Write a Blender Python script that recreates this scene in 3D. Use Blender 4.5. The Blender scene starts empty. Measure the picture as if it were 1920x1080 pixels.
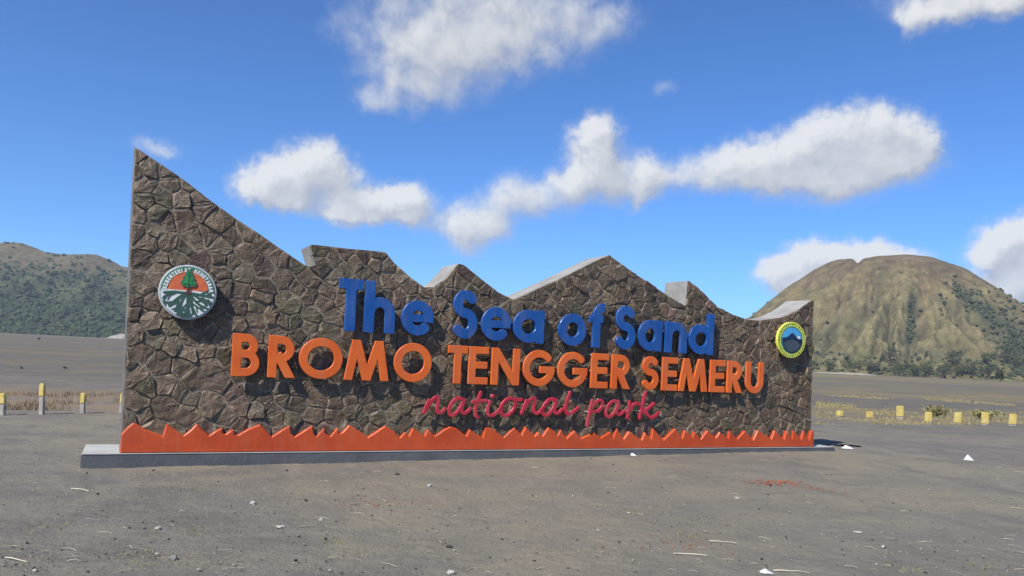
import bpy, bmesh, math, random
import numpy as np
from mathutils import Matrix, Vector
from mathutils.geometry import tessellate_polygon

random.seed(7)
RNG = np.random.default_rng(11)
SC = bpy.context.scene
COL = SC.collection

# ------------------------------------------------------------------ camera
F = 1480.0                       # focal length in photo pixels (1920 wide)
ROLL = math.radians(2.75)
PITCH = math.radians(0.6)
PPY = 653.0                      # principal point row (the photo is a crop)
EYE = Vector((0, 0, 1.6))
fwd = Vector((0, math.cos(PITCH), math.sin(PITCH)))
up0 = Vector((0, -math.sin(PITCH), math.cos(PITCH)))
rt0 = Vector((1, 0, 0))
RT = rt0 * math.cos(ROLL) + up0 * math.sin(ROLL)
UP = -rt0 * math.sin(ROLL) + up0 * math.cos(ROLL)
cam_d = bpy.data.cameras.new('camera')
cam = bpy.data.objects.new('camera', cam_d)
COL.objects.link(cam)
cam_d.sensor_width = 36.0
cam_d.lens = 36.0 * F / 1920.0
cam_d.shift_y = (PPY - 540.0) / 1920.0
cam_d.clip_start = 0.1
cam_d.clip_end = 30000
M = Matrix((RT, UP, -fwd)).transposed().to_4x4()
M.translation = EYE
cam.matrix_world = M
SC.camera = cam

# ------------------------------------------------------------------ light
SUN_TO = Vector((-0.1335, -0.1790, 0.222)).normalized()     # towards the sun
SUN_EL = math.asin(SUN_TO.z)
SUN_AZ = math.atan2(SUN_TO.x, SUN_TO.y)
sun_d = bpy.data.lights.new('sun', 'SUN')
sun_d.energy = 5.0
sun_d.angle = math.radians(0.5)
sun_d.color = (1.0, 0.95, 0.87)
sun = bpy.data.objects.new('sun', sun_d)
COL.objects.link(sun)
sun.rotation_euler = SUN_TO.to_track_quat('Z', 'Y').to_euler()
sun.location = (-20, -20, 30)

SC.view_settings.view_transform = 'Standard'
SC.view_settings.look = 'None'
SC.view_settings.exposure = 0.5
SC.view_settings.gamma = 1.0
SC.view_settings.use_curve_mapping = False
SC.render.engine = 'CYCLES'
SC.cycles.max_bounces = 4
SC.cycles.diffuse_bounces = 2
SC.cycles.glossy_bounces = 2
SC.cycles.volume_bounces = 1
SC.cycles.use_denoising = True
SC.cycles.denoiser = 'OPENIMAGEDENOISE'
SC.cycles.denoising_input_passes = 'RGB_ALBEDO_NORMAL'


def ray(px, py):
    """direction in the world of a point of the photograph"""
    return (RT * ((px - 960.0) / F) + UP * ((PPY - py) / F) + fwd)


def on_ground(px, py, z=0.0):
    r = ray(px, py)
    return EYE + r * ((z - EYE.z) / r.z)


def at_depth(px, py, Y):
    r = ray(px, py)
    return EYE + r * (Y / r.y)


def azel(px, py):
    r = ray(px, py).normalized()
    return math.degrees(math.atan2(r.x, r.y)), math.degrees(math.asin(r.z))


# ------------------------------------------------------------------ sky
class NT:
    def __init__(s, tree):
        s.t = tree

    def new(s, kind, **kw):
        n = s.t.nodes.new(kind)
        for k, v in kw.items():
            setattr(n, k, v)
        return n

    def link(s, a, b):
        s.t.links.new(a, b)

    def put(s, sock, v):
        if isinstance(v, bpy.types.NodeSocket):
            s.link(v, sock)
        else:
            sock.default_value = v

    def math(s, op, a, b=None, c=None, clamp=False):
        n = s.new('ShaderNodeMath', operation=op, use_clamp=clamp)
        for i, v in enumerate((a, b, c)):
            if v is not None:
                s.put(n.inputs[i], v)
        return n.outputs[0]

    def vmath(s, op, a, b=None, c=None, out=0):
        n = s.new('ShaderNodeVectorMath', operation=op)
        for i, v in enumerate((a, b, c)):
            if v is not None:
                s.put(n.inputs[i], v)
        return n.outputs[out]

    def noise(s, vec, scale, detail=5.0, rough=0.55, dist=0.0, out='Fac'):
        n = s.new('ShaderNodeTexNoise')
        if vec is not None:
            s.link(vec, n.inputs['Vector'])
        n.inputs['Scale'].default_value = scale
        n.inputs['Detail'].default_value = detail
        n.inputs['Roughness'].default_value = rough
        n.inputs['Distortion'].default_value = dist
        return n.outputs[out]

    def smooth(s, x, a, b, lo=0.0, hi=1.0):
        n = s.new('ShaderNodeMapRange', interpolation_type='SMOOTHSTEP')
        s.put(n.inputs['Value'], x)
        n.inputs['From Min'].default_value = a
        n.inputs['From Max'].default_value = b
        n.inputs['To Min'].default_value = lo
        n.inputs['To Max'].default_value = hi
        return n.outputs['Result']

    def mix(s, fac, a, b):
        n = s.new('ShaderNodeMix', data_type='RGBA')
        s.put(n.inputs[0], fac)
        for sock, v in ((n.inputs[6], a), (n.inputs[7], b)):
            if isinstance(v, bpy.types.NodeSocket):
                s.link(v, sock)
            else:
                sock.default_value = (*v, 1.0)
        return n.outputs[2]


# cumulus clouds: (photo x, y, half width, half height, weight)
CLOUDS = [
    # left pair
    (600, 296, 36, 30, .9), (548, 322, 44, 34, 1.0), (484, 345, 40, 28, .9), (525, 368, 56, 22, .8),
    (640, 328, 36, 28, .62), (665, 362, 40, 18, .5), (762, 370, 38, 28, 1.0), (700, 386, 60, 24, .85),
    (640, 402, 40, 18, .8), (740, 402, 66, 22, .75),
    # middle string
    (872, 424, 40, 36, 1.0), (945, 372, 46, 42, .62), (925, 430, 30, 26, .5), (1005, 382, 48, 30, .58), (1060, 350, 40, 34, .62),
    (880, 466, 40, 18, .25),
    (1122, 254, 38, 36, 1.15), (1112, 312, 56, 36, .72), (1150, 345, 60, 30, .6), (1205, 365, 40, 22, .5), (1215, 312, 22, 26, .5),
    (1262, 326, 60, 24, .58),
    # big right cloud
    (1640, 246, 60, 38, 1.1), (1535, 256, 46, 36, .85), (1455, 288, 60, 32, .72), (1375, 312, 64, 34, .68),
    (1480, 335, 120, 32, .6), (1580, 330, 110, 40, .75), (1690, 285, 48, 32, .9), (1748, 256, 16, 24, .72),
    # top veil
    (860, 40, 150, 60, 0.34), (980, 35, 130, 60, 0.34), (1090, 30, 70, 40, 0.28), (760, 90, 80, 55, 0.30),
    (820, 120, 120, 54, 0.44), (775, 180, 84, 34, 0.48), (690, 195, 36, 16, 0.30), (630, 52, 50, 22, 0.24), (1160, 40, 60, 34, 0.21),
    (960, 100, 120, 44, 0.33), (820, -60, 260, 60, 0.40),
    # top right wisp
    (1820, 8, 80, 22, .55), (1745, 25, 34, 22, .48), (1705, 55, 18, 22, .36), (1880, 14, 30, 22, .5),
    (1850, -40, 150, 40, .6),
    # behind the cone
    (1478, 500, 42, 26, .95), (1545, 488, 54, 26, 1.05), (1625, 472, 66, 20, .85), (1480, 535, 44, 22, .5),
    (1560, 530, 70, 34, .7), (1690, 476, 30, 10, .35),
    (1898, 458, 42, 26, 1.1), (1950, 450, 50, 34, 1.0), (1885, 505, 48, 30, .62), (1905, 545, 50, 34, .62), (1840, 490, 26, 16, .35),
    (2010, 500, 70, 60, .9),
    # little puffs
    (300, 276, 40, 18, .55), (1245, 172, 24, 14, .40),
]


def cloud_group():
    g = bpy.data.node_groups.new('cloud_density', 'ShaderNodeTree')
    g.interface.new_socket('P', in_out='INPUT', socket_type='NodeSocketVector')
    g.interface.new_socket('D', in_out='OUTPUT', socket_type='NodeSocketFloat')
    t = NT(g)
    gi = t.new('NodeGroupInput')
    go = t.new('NodeGroupOutput')
    P = gi.outputs[0]
    w1 = t.noise(P, 0.34, 4, .6, out='Color')
    w1 = t.vmath('SUBTRACT', w1, (0.5, 0.5, 0.5))
    Pw = t.vmath('MULTIPLY_ADD', w1, (2.4, 1.8, 0.0), P)
    w2 = t.noise(P, 1.1, 5, .65, out='Color')
    w2 = t.vmath('SUBTRACT', w2, (0.5, 0.5, 0.5))
    Pw = t.vmath('MULTIPLY_ADD', w2, (1.5, 1.2, 0.0), Pw)
    acc = None
    for (x, y, rx, ry, w) in CLOUDS:
        a, e = azel(x, y)
        k = math.degrees(1.0 / F)
        sx, sy = 1.0 / (rx * k * 1.17), 1.0 / (ry * k * 1.17)
        v = t.vmath('MULTIPLY_ADD', Pw, (sx, sy, 0.0), (-a * sx, -e * sy, 0.0))
        q = t.vmath('DOT_PRODUCT', v, v, out=1)
        ex = t.math('POWER', 0.3679, q)
        acc = t.math('MULTIPLY', ex, w) if acc is None else t.math('MULTIPLY_ADD', ex, w, acc)
    # outside the picture the same weather goes on
    sep = t.new('ShaderNodeSeparateXYZ')
    t.link(P, sep.inputs[0])
    far = t.smooth(t.math('ABSOLUTE', sep.outputs[0]), 40, 52)
    hi = t.smooth(sep.outputs[1], 30, 38)
    outm = t.math('MAXIMUM', far, hi)
    gen = t.smooth(t.noise(t.vmath('MULTIPLY', P, (1.0, 1.7, 1.0)), 0.045, 3, .55), .52, .74, 0, .9)
    acc = t.math('MULTIPLY_ADD', gen, outm, acc)
    fb = t.noise(P, 0.55, 6, .56, .25)
    fb = t.math('SUBTRACT', fb, 0.5)
    acc = t.math('MINIMUM', acc, 1.15)
    amp = t.smooth(acc, 0.02, 0.5, 0.15, 0.8)
    d = t.math('MULTIPLY_ADD', fb, amp, acc)
    t.link(d, go.inputs[0])
    return g


def build_world():
    w = bpy.data.worlds.new('World')
    SC.world = w
    w.use_nodes = True
    t = NT(w.node_tree)
    bg = w.node_tree.nodes['Background']
    sky = t.new('ShaderNodeTexSky', sky_type='NISHITA', sun_disc=False)
    sky.sun_elevation = SUN_EL
    sky.sun_rotation = SUN_AZ
    sky.altitude = 2100
    sky.air_density = 1.0
    sky.dust_density = 0.4
    sky.ozone_density = 2.0
    tc = t.new('ShaderNodeTexCoord')
    sep = t.new('ShaderNodeSeparateXYZ')
    t.link(tc.outputs['Generated'], sep.inputs[0])
    az = t.math('MULTIPLY', t.math('ARCTAN2', sep.outputs[0], sep.outputs[1]), 57.29578)
    el = t.math('MULTIPLY', t.math('ARCSINE', sep.outputs[2]), 57.29578)
    cmb = t.new('ShaderNodeCombineXYZ')
    t.link(az, cmb.inputs[0])
    t.link(el, cmb.inputs[1])
    P = cmb.outputs[0]
    g = cloud_group()

    def dens(v):
        n = t.new('ShaderNodeGroup')
        n.node_tree = g
        t.link(v, n.inputs[0])
        return n.outputs[0]
    d0 = dens(P)
    d1 = dens(t.vmath('ADD', P, (-0.75, 1.1, 0.0)))
    mask = t.smooth(d0, 0.12, 1.0)
    lit = t.math('SUBTRACT', d0, d1)
    lit = t.math('MULTIPLY_ADD', lit, 1.0, 0.36)
    lit = t.math('ADD', lit, t.math('MULTIPLY', t.math('SUBTRACT', d0, 0.6), 0.12), clamp=True)
    ccol = t.mix(lit, (4.6, 4.9, 5.6), (8.6, 8.7, 8.7))
    sc = t.vmath('MULTIPLY', sky.outputs[0], (0.60, 1.11, 1.72))
    mask = t.math('MULTIPLY', mask, 0.94)
    colr = t.mix(mask, sc, ccol)
    t.link(colr, bg.inputs[0])
    bg.inputs[1].default_value = 0.070


build_world()

# ------------------------------------------------------------------ noise for geometry
_perm = np.random.default_rng(3).permutation(256)
_perm = np.concatenate([_perm, _perm, _perm])
_ga = np.random.default_rng(4).uniform(0, 2 * math.pi, 256)
_gx, _gy = np.cos(_ga), np.sin(_ga)


def perlin(x, y):
    x = np.asarray(x, float)
    y = np.asarray(y, float)
    xi = np.floor(x).astype(int)
    yi = np.floor(y).astype(int)
    xf, yf = x - xi, y - yi
    u = xf * xf * xf * (xf * (xf * 6 - 15) + 10)
    v = yf * yf * yf * (yf * (yf * 6 - 15) + 10)

    def gr(ix, iy, dx, dy):
        h = _perm[_perm[ix & 255] + (iy & 255)]
        return _gx[h] * dx + _gy[h] * dy
    a = gr(xi, yi, xf, yf)
    b = gr(xi + 1, yi, xf - 1, yf)
    c = gr(xi, yi + 1, xf, yf - 1)
    e = gr(xi + 1, yi + 1, xf - 1, yf - 1)
    return (a + (b - a) * u) * (1 - v) + (c + (e - c) * u) * v * 1.0


def fbm(x, y, oct=5, gain=0.5, lac=2.03):
    s, a = 0.0, 1.0
    for i in range(oct):
        s = s + a * perlin(x * lac ** i + 17.3 * i, y * lac ** i - 9.1 * i)
        a *= gain
    return s


def sstep(x, a, b):
    t = np.clip((x - a) / (b - a), 0, 1)
    return t * t * (3 - 2 * t)


# ------------------------------------------------------------------ mesh helpers
def link(name, me, mats=None, parent=None, kind=None):
    o = bpy.data.objects.new(name, me)
    COL.objects.link(o)
    if mats:
        for m in (mats if isinstance(mats, (list, tuple)) else [mats]):
            if not len(me.materials) or m.name not in [k.name for k in me.materials]:
                me.materials.append(m)
    if parent:
        o.parent = parent
    if kind:
        o['kind'] = kind
    return o


def tag(o, label, cat, group=None):
    o['label'] = label
    o['category'] = cat
    if group:
        o['group'] = group
    return o


def empty(name, loc, label, cat, group=None, rz=0.0):
    o = bpy.data.objects.new(name, None)
    COL.objects.link(o)
    o.location = loc
    o.rotation_euler = (0, 0, rz)
    o.empty_display_size = 0.2
    return tag(o, label, cat, group)


def mesh_np(name, V, faces, smooth=False, tint=None, nper=3):
    """fast mesh from arrays; every face has nper corners"""
    me = bpy.data.meshes.new(name)
    V = np.asarray(V, np.float32)
    Fa = np.asarray(faces, np.int32)
    n = len(Fa)
    me.vertices.add(len(V))
    me.vertices.foreach_set('co', V.ravel())
    me.loops.add(n * nper)
    me.loops.foreach_set('vertex_index', Fa.ravel())
    me.polygons.add(n)
    me.polygons.foreach_set('loop_start', np.arange(0, n * nper, nper, dtype=np.int32))
    me.polygons.foreach_set('loop_total', np.full(n, nper, np.int32))
    me.polygons.foreach_set('use_smooth', np.full(n, smooth, bool))
    me.update(calc_edges=True)
    if tint is not None:
        a = me.attributes.new('tint', 'FLOAT_COLOR', 'POINT')
        T = np.ones((len(V), 4), np.float32)
        T[:, :3] = tint
        a.data.foreach_set('color', T.ravel())
    me.validate()
    return me


def mesh_py(name, V, faces, smooth=False, tint=None, recalc=False):
    me = bpy.data.meshes.new(name)
    me.from_pydata([tuple(v) for v in V], [], faces)
    if recalc:
        bm = bmesh.new()
        bm.from_mesh(me)
        bmesh.ops.recalc_face_normals(bm, faces=bm.faces)
        bm.to_mesh(me)
        bm.free()
    if smooth:
        me.polygons.foreach_set('use_smooth', [True] * len(me.polygons))
    if tint is not None:
        a = me.attributes.new('tint', 'FLOAT_COLOR', 'POINT')
        T = np.ones((len(V), 4), np.float32)
        T[:, :3] = np.asarray(tint, float)
        a.data.foreach_set('color', T.ravel())
    me.update()
    return me


# ------------------------------------------------------------------ materials
KA = 0.84                        # base colours are set for the camera exposure above


def material(name, rough=0.85, spec=0.3):
    m = bpy.data.materials.new(name)
    m.use_nodes = True
    t = NT(m.node_tree)
    b = m.node_tree.nodes['Principled BSDF']
    b.inputs['Roughness'].default_value = rough
    b.inputs['Specular IOR Level'].default_value = spec
    return m, t, b


def bump(t, b, h, strength, dist):
    n = t.new('ShaderNodeBump')
    n.inputs['Strength'].default_value = strength
    n.inputs['Distance'].default_value = dist
    t.link(h, n.inputs['Height'])
    t.link(n.outputs[0], b.inputs['Normal'])
    return n


def pos(t):
    return t.new('ShaderNodeNewGeometry').outputs['Position']


def mat_plain(name, c1, c2, scale=8.0, rough=0.8, spec=0.3, bs=0.2, bd=0.01, bscale=40.0, dust=0.0):
    c1 = tuple(v * KA for v in c1)
    c2 = tuple(v * KA for v in c2)
    m, t, b = material(name, rough, spec)
    p = pos(t)
    f = t.smooth(t.noise(p, scale, 6, .62), .3, .7)
    c = t.mix(f, c1, c2)
    if dust:
        # ash dust, streaks and worn spots
        d1 = t.noise(t.vmath('MULTIPLY', p, (9.0, 9.0, 1.6)), 1.0, 6, .65)
        d2 = t.noise(p, 34.0, 5, .7)
        c = t.mix(t.smooth(d1, .46, .76, 0, dust), c, (0.20, 0.18, 0.15))
        c = t.mix(t.smooth(d2, .66, .80, 0, dust * 1.4), c, (0.30, 0.27, 0.23))
        t.link(t.smooth(d1, .35, .7, rough - .08, rough + .25), b.inputs['Roughness'])
    t.link(c, b.inputs['Base Color'])
    if bs:
        bump(t, b, t.noise(p, bscale, 5, .6), bs, bd)
    return m


def mat_tint(name, var=0.25, scale=6.0, rough=0.8, spec=0.3, bs=0.3, bd=0.01, bscale=30.0, sub=0.0):
    """base colour from the mesh's own tint attribute with procedural variation"""
    m, t, b = material(name, rough, spec)
    p = pos(t)
    a = t.new('ShaderNodeAttribute', attribute_name='tint')
    f = t.noise(p, scale, 7, .65)
    k = t.smooth(f, .25, .75, (1 - var) * KA, (1 + var) * KA)
    c = t.vmath('SCALE', a.outputs['Color'])
    n = c.node
    t.link(k, n.inputs['Scale'])
    t.link(c, b.inputs['Base Color'])
    if bs:
        bump(t, b, t.noise(p, bscale, 6, .62), bs, bd)
    if sub:
        b.inputs['Subsurface Weight'].default_value = 0
    return m


def mat_ground():
    m, t, b = material('volcanic_sand', 0.95, 0.15)
    p = pos(t)
    sep = t.new('ShaderNodeSeparateXYZ')
    t.link(p, sep.inputs[0])
    big = t.noise(p, 0.23, 6, .6, .3)
    mid = t.noise(p, 1.3, 7, .65, .4)
    fine = t.noise(p, 26.0, 6, .7)
    grit = t.noise(p, 120.0, 3, .7)
    grey = (0.208, 0.190, 0.163)
    dark = (0.160, 0.148, 0.130)
    tan = (0.258, 0.228, 0.165)
    c = t.mix(t.smooth(mid, .32, .68), dark, grey)
    k = t.math('ADD', t.math('MULTIPLY', big, .65), t.math('MULTIPLY', mid, .35))
    c = t.mix(t.smooth(k, .44, .62, 0, .75), c, tan)
    # trodden pale strip along the front of the plinth
    # distant plain: streaks of dry grass, wider towards the cone
    ps = t.vmath('MULTIPLY', p, (0.018, 0.045, 0.0))
    st = t.noise(ps, 1.0, 7, .62, .6)
    side = t.smooth(sep.outputs[0], -40, 60, 0.0, 1.0)
    depth = t.smooth(sep.outputs[1], 24, 60)
    stm = t.math('MULTIPLY', t.smooth(t.math('MULTIPLY_ADD', side, .09, st), .52, .66, 0, .85), depth)
    c = t.mix(stm, c, (0.285, 0.235, 0.135))

    def strip(y0, y1, xa, xb, lo, hi, sc):
        # low dry growth along the post row
        my = t.math('MULTIPLY', t.smooth(sep.outputs[1], y0, y0 + (y1 - y0) * .3), t.smooth(sep.outputs[1], y1, y1 - (y1 - y0) * .3))
        mx = t.smooth(sep.outputs[0], xa, xb)
        n_ = t.smooth(t.noise(p, sc, 6, .65), lo, hi, 0, .85)
        return t.math('MULTIPLY', t.math('MULTIPLY', my, mx), n_)
    c = t.mix(strip(27.5, 38.0, 9, 12, .36, .56, .5), c, (0.300, 0.250, 0.130))
    c = t.mix(strip(52.0, 92.0, 12, 22, .40, .56, .12), c, (0.290, 0.240, 0.140))
    c = t.mix(strip(180.0, 520.0, 60, 120, .40, .56, .02), c, (0.310, 0.255, 0.135))
    c = t.mix(strip(15.5, 25.0, -4, -7, .34, .60, .6), c, (0.270, 0.195, 0.125))
    dust = t.vmath('DISTANCE', p, (1.2, 9.2, 0.0), out=1)
    c = t.mix(t.math('MULTIPLY', t.smooth(dust, 5.5, 1.0, 0, .6), t.smooth(big, .35, .6, .4, 1.0)), c, tan)
    # mottling and grit
    mot = t.noise(p, 9.0, 7, .7, .6)
    c = t.mix(t.smooth(mot, .52, .72, 0, .45), c, (0.265, 0.238, 0.190))
    c = t.mix(t.smooth(mot, .46, .28, 0, .40), c, (0.115, 0.105, 0.092))
    c = t.mix(t.smooth(fine, .54, .74, 0, .50), c, (0.30, 0.27, 0.21))
    c = t.mix(t.smooth(fine, .46, .26, 0, .55), c, (0.110, 0.10, 0.088))
    c = t.mix(t.smooth(grit, .62, .8, 0, .30), c, (0.36, 0.33, 0.27))
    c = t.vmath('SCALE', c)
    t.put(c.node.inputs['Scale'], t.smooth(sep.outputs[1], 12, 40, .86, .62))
    t.link(c, b.inputs['Base Color'])
    h = t.math('ADD', t.math('MULTIPLY', fine, .7), t.math('MULTIPLY', grit, .25))
    h = t.math('ADD', h, t.math('MULTIPLY', t.noise(p, 7.0, 5, .6), .9))
    bump(t, b, h, 0.85, 0.035)
    return m


def mat_stone():
    m, t, b = material('brown_stone', 0.62, 0.4)
    p = pos(t)
    a = t.new('ShaderNodeAttribute', attribute_name='tint')
    f = t.noise(p, 7.0, 8, .68, .5)
    f2 = t.noise(p, 38.0, 6, .7)
    c = t.vmath('SCALE', a.outputs['Color'])
    t.link(t.smooth(f, .25, .75, .58 * .60, 1.5 * .60), c.node.inputs['Scale'])
    c = t.mix(t.smooth(f2, .60, .80, 0, .45), c, (0.20, 0.168, 0.132))
    c = t.mix(t.smooth(t.noise(p, 2.1, 5, .6), .55, .72, 0, .35), c, (0.110, 0.098, 0.056))
    t.link(c, b.inputs['Base Color'])
    f3 = t.noise(p, 3.2, 6, .6, 1.2)
    h = t.math('ADD', t.math('MULTIPLY', f2, .30), t.math('MULTIPLY', f3, 1.1))
    h = t.math('ADD', h, t.math('MULTIPLY', f, .6))
    bump(t, b, h, 0.8, 0.040)
    t.link(t.smooth(f2, .3, .7, .34, .70), b.inputs['Roughness'])
    b.inputs['Specular IOR Level'].default_value = .55
    return m


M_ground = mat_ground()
M_stone = mat_stone()
M_mortar = mat_plain('dark_mortar', (0.085, 0.068, 0.050), (0.36, 0.31, 0.245), 4, .8, .3, .6, .02, 60)
M_conc = mat_plain('grey_concrete', (0.25, 0.245, 0.235), (0.36, 0.35, 0.33), 3, .9, .2, .4, .01, 40, .2)
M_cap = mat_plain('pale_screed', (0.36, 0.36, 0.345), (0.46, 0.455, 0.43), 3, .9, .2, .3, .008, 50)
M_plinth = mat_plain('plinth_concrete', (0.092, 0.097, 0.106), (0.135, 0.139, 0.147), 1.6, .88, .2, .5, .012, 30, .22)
M_skirt = mat_plain('orange_paint', (0.47, 0.056, 0.010), (0.58, 0.085, 0.018), 1.7, .46, .45, .35, .008, 26, .12)
M_orange = mat_plain('orange_letter_paint', (0.66, 0.110, 0.012), (0.76, 0.150, 0.018), 3, .45, .45, .15, .004, 50, .26)
M_blue = mat_plain('blue_letter_paint', (0.005, 0.066, 0.27), (0.009, 0.088, 0.34), 3, .38, .5, .15, .004, 50, .22)
M_red = mat_plain('crimson_letter_paint', (0.40, 0.014, 0.036), (0.52, 0.028, 0.056), 5, .45, .4, .15, .004, 50, .25)
M_white = mat_plain('white_paint', (0.66, 0.70, 0.68), (0.78, 0.80, 0.77), 14, .55, .4, .1, .003, 60)
M_greywhite = mat_plain('grey_rim_paint', (0.38, 0.42, 0.44), (0.52, 0.55, 0.56), 9, .6, .4, .1, .003, 60)
M_green = mat_plain('green_paint', (0.035, 0.15, 0.075), (0.055, 0.20, 0.10), 12, .55, .4, .1, .003, 60)
M_dgreen = mat_plain('dark_green_paint', (0.035, 0.085, 0.062), (0.05, 0.11, 0.08), 12, .55, .4, .1, .003, 60)
M_tgreen = mat_plain('leaf_green_paint', (0.010, 0.16, 0.035), (0.03, 0.30, 0.07), 16, .55, .4, .1, .003, 60)
M_red2 = mat_plain('orange_red_paint', (0.62, 0.12, 0.05), (0.74, 0.18, 0.06), 12, .55, .4, .1, .003, 60)
M_trunkp = mat_plain('brown_paint', (0.09, 0.03, 0.02), (0.14, 0.05, 0.03), 12, .55, .4, .1, .003, 60)
M_yellowp = mat_plain('yellow_ring_paint', (0.60, 0.60, 0.06), (0.74, 0.72, 0.12), 12, .5, .4, .1, .003, 60)
M_skyp = mat_plain('sky_blue_paint', (0.05, 0.30, 0.62), (0.10, 0.42, 0.72), 12, .5, .4, .1, .003, 60)
M_navyp = mat_plain('navy_paint', (0.006, 0.016, 0.048), (0.012, 0.034, 0.085), 12, .5, .4, .1, .003, 60)
M_slatep = mat_plain('slate_paint', (0.045, 0.065, 0.085), (0.07, 0.09, 0.11), 12, .5, .4, .1, .003, 60)
M_yellow = mat_plain('yellow_post_paint', (0.60, 0.44, 0.10), (0.70, 0.57, 0.22), 9, .65, .3, .3, .006, 50)
M_post = mat_plain('post_concrete', (0.34, 0.32, 0.28), (0.50, 0.47, 0.41), 9, .9, .2, .4, .008, 50)
M_leaf = mat_tint('foliage', .45, 1.2, .8, .2, 0)
M_lump = mat_tint('far_foliage', .5, .35, .9, .1, 0.6, 1.2, .6)
M_mount = mat_tint('mountain_slope', .38, .06, .95, .1, .9, 5.0, .22)
M_grass = mat_tint('dry_grass', .3, 4, .85, .2, 0)
M_peb = mat_tint('pebble', .3, 40, .85, .3, 0)
M_scrap = mat_plain('white_plastic', (0.56, 0.56, 0.54), (0.72, 0.72, 0.70), 20, .5, .4, .2, .01, 40)
M_sliver = mat_plain('near_black', (0.010, 0.010, 0.012), (0.02, 0.02, 0.022), 20, .9, .2, .3, .01, 40)
M_bark = mat_plain('bark', (0.08, 0.06, 0.045), (0.14, 0.11, 0.08), 20, .9, .2, .3, .01, 40)
M_bank = mat_plain('pale_sand', (0.26, 0.235, 0.19), (0.36, 0.33, 0.27), .2, .95, .1, .5, .5, 1.0)

# ------------------------------------------------------------------ wall frame
ZP = 0.175                                         # top of the plinth
PS = 0.10                                          # how far the orange skirting stands out
A = on_ground(228, 850, ZP)
B = on_ground(1527, 838, ZP)
DV = (B - A)
DV.z = 0
LEN = DV.length
DV.normalize()
NV = Vector((-DV.y, DV.x, 0))                      # away from the viewer
O0 = Vector((A.x, A.y, 0)) + NV * PS


def W(s, z, p=0.0):
    """wall coordinates (along, up, towards the viewer) -> world"""
    return O0 + DV * s - NV * p + Vector((0, 0, z))


def uv(px, py, p=0.0):
    """where a photo point lands on the wall plane standing p in front"""
    r = ray(px, py)
    o = O0 - NV * p
    t = (o - EYE).dot(NV) / r.dot(NV)
    q = EYE + r * t
    return ((q - O0).dot(DV), q.z)


def ground_h(x, y):
    """low drift of sand against the plinth, rising towards its right end"""
    x = np.asarray(x, float)
    y = np.asarray(y, float)
    s = (x - O0.x) * DV.x + (y - O0.y) * DV.y
    n = (x - O0.x) * NV.x + (y - O0.y) * NV.y
    return 0.100 * sstep(s, -1.0, LEN + .5) * np.exp(-(n / 6.0) ** 2) * np.exp(-(np.maximum(s - LEN - 1, 0) / 5.0) ** 2)


# ------------------------------------------------------------------ ground
def build_ground():
    def axis(lo, hi, fine_lo, fine_hi, step, n):
        a = np.arange(fine_lo, fine_hi + step / 2, step)
        g1 = fine_hi + (hi - fine_hi) * (np.linspace(0, 1, n)[1:] ** 3.2)
        g0 = fine_lo - (fine_lo - lo) * (np.linspace(0, 1, n)[1:] ** 3.2)
        return np.concatenate([g0[::-1], a, g1])
    xs = axis(-6000, 6000, -8.5, 12.0, 0.05, 70)
    ys = axis(-400, 6500, 4.2, 16.0, 0.035, 90)
    X, Y = np.meshgrid(xs, ys)
    nearm = np.exp(-(np.maximum(np.abs(Y - 9) - 7, 0) / 4.0) ** 2)
    Z = ground_h(X, Y)
    Z += nearm * (0.013 * fbm(X * 1.1, Y * 1.1, 4) + 0.009 * fbm(X * 6, Y * 6, 4, .6))
    Z += 0.25 * sstep(np.hypot(X, Y), 40, 160) * fbm(X * .02, Y * .02, 4)
    # keep the sand just off the plinth's sides
    n, k = X.shape
    V = np.stack([X.ravel(), Y.ravel(), Z.ravel()], 1)
    i = np.arange(n - 1)[:, None] * k + np.arange(k - 1)[None, :]
    Q = np.stack([i, i + 1, i + k + 1, i + k], -1).reshape(-1, 4)
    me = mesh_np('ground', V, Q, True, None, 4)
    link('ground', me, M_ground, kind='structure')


build_ground()


# ------------------------------------------------------------------ far hills
def lump_bank(k=8):
    out = []
    for i in range(k):
        bm = bmesh.new()
        bmesh.ops.create_icosphere(bm, subdivisions=2, radius=1.0)
        r = random.Random(i)
        for v in bm.verts:
            f = 1 + r.uniform(-.32, .28)
            v.co *= f
        V = np.array([v.co[:] for v in bm.verts])
        Fc = np.array([[v.index for v in f.verts] for f in bm.faces])
        bm.free()
        out.append((V, Fc))
    return out


LUMPS = lump_bank()


def lumps_mesh(name, pts, sizes, cols, mat, flat=0.8, parent=None):
    Vs, Fs, Ts = [], [], []
    off = 0
    for i, (p, s, c) in enumerate(zip(pts, sizes, cols)):
        V, Fc = LUMPS[i % len(LUMPS)]
        a = RNG.uniform(0, 6.28)
        ca, sa = math.cos(a), math.sin(a)
        q = V * s * np.array([RNG.uniform(.8, 1.25), RNG.uniform(.8, 1.25), flat * RNG.uniform(.75, 1.3)])
        q = np.stack([q[:, 0] * ca - q[:, 1] * sa, q[:, 0] * sa + q[:, 1] * ca, q[:, 2]], 1) + np.asarray(p)
        Vs.append(q)
        Fs.append(Fc + off)
        Ts.append(np.tile(np.asarray(c) * RNG.uniform(.75, 1.25), (len(V), 1)))
        off += len(V)
    me = mesh_np(name, np.concatenate(Vs), np.concatenate(Fs), False, np.concatenate(Ts))
    o = link(name, me, mat, parent, 'stuff')
    return o


def grid_faces(n, k):
    i = np.arange(n - 1)[:, None] * k + np.arange(k - 1)[None, :]
    return np.stack([i, i + 1, i + k + 1, i + k], -1).reshape(-1, 4)


def to_px(P):
    P = np.asarray(P, float) - np.array(EYE)
    d = P @ np.array(fwd)
    return 960 + F * (P @ np.array(RT)) / d, PPY - F * (P @ np.array(UP)) / d


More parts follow.
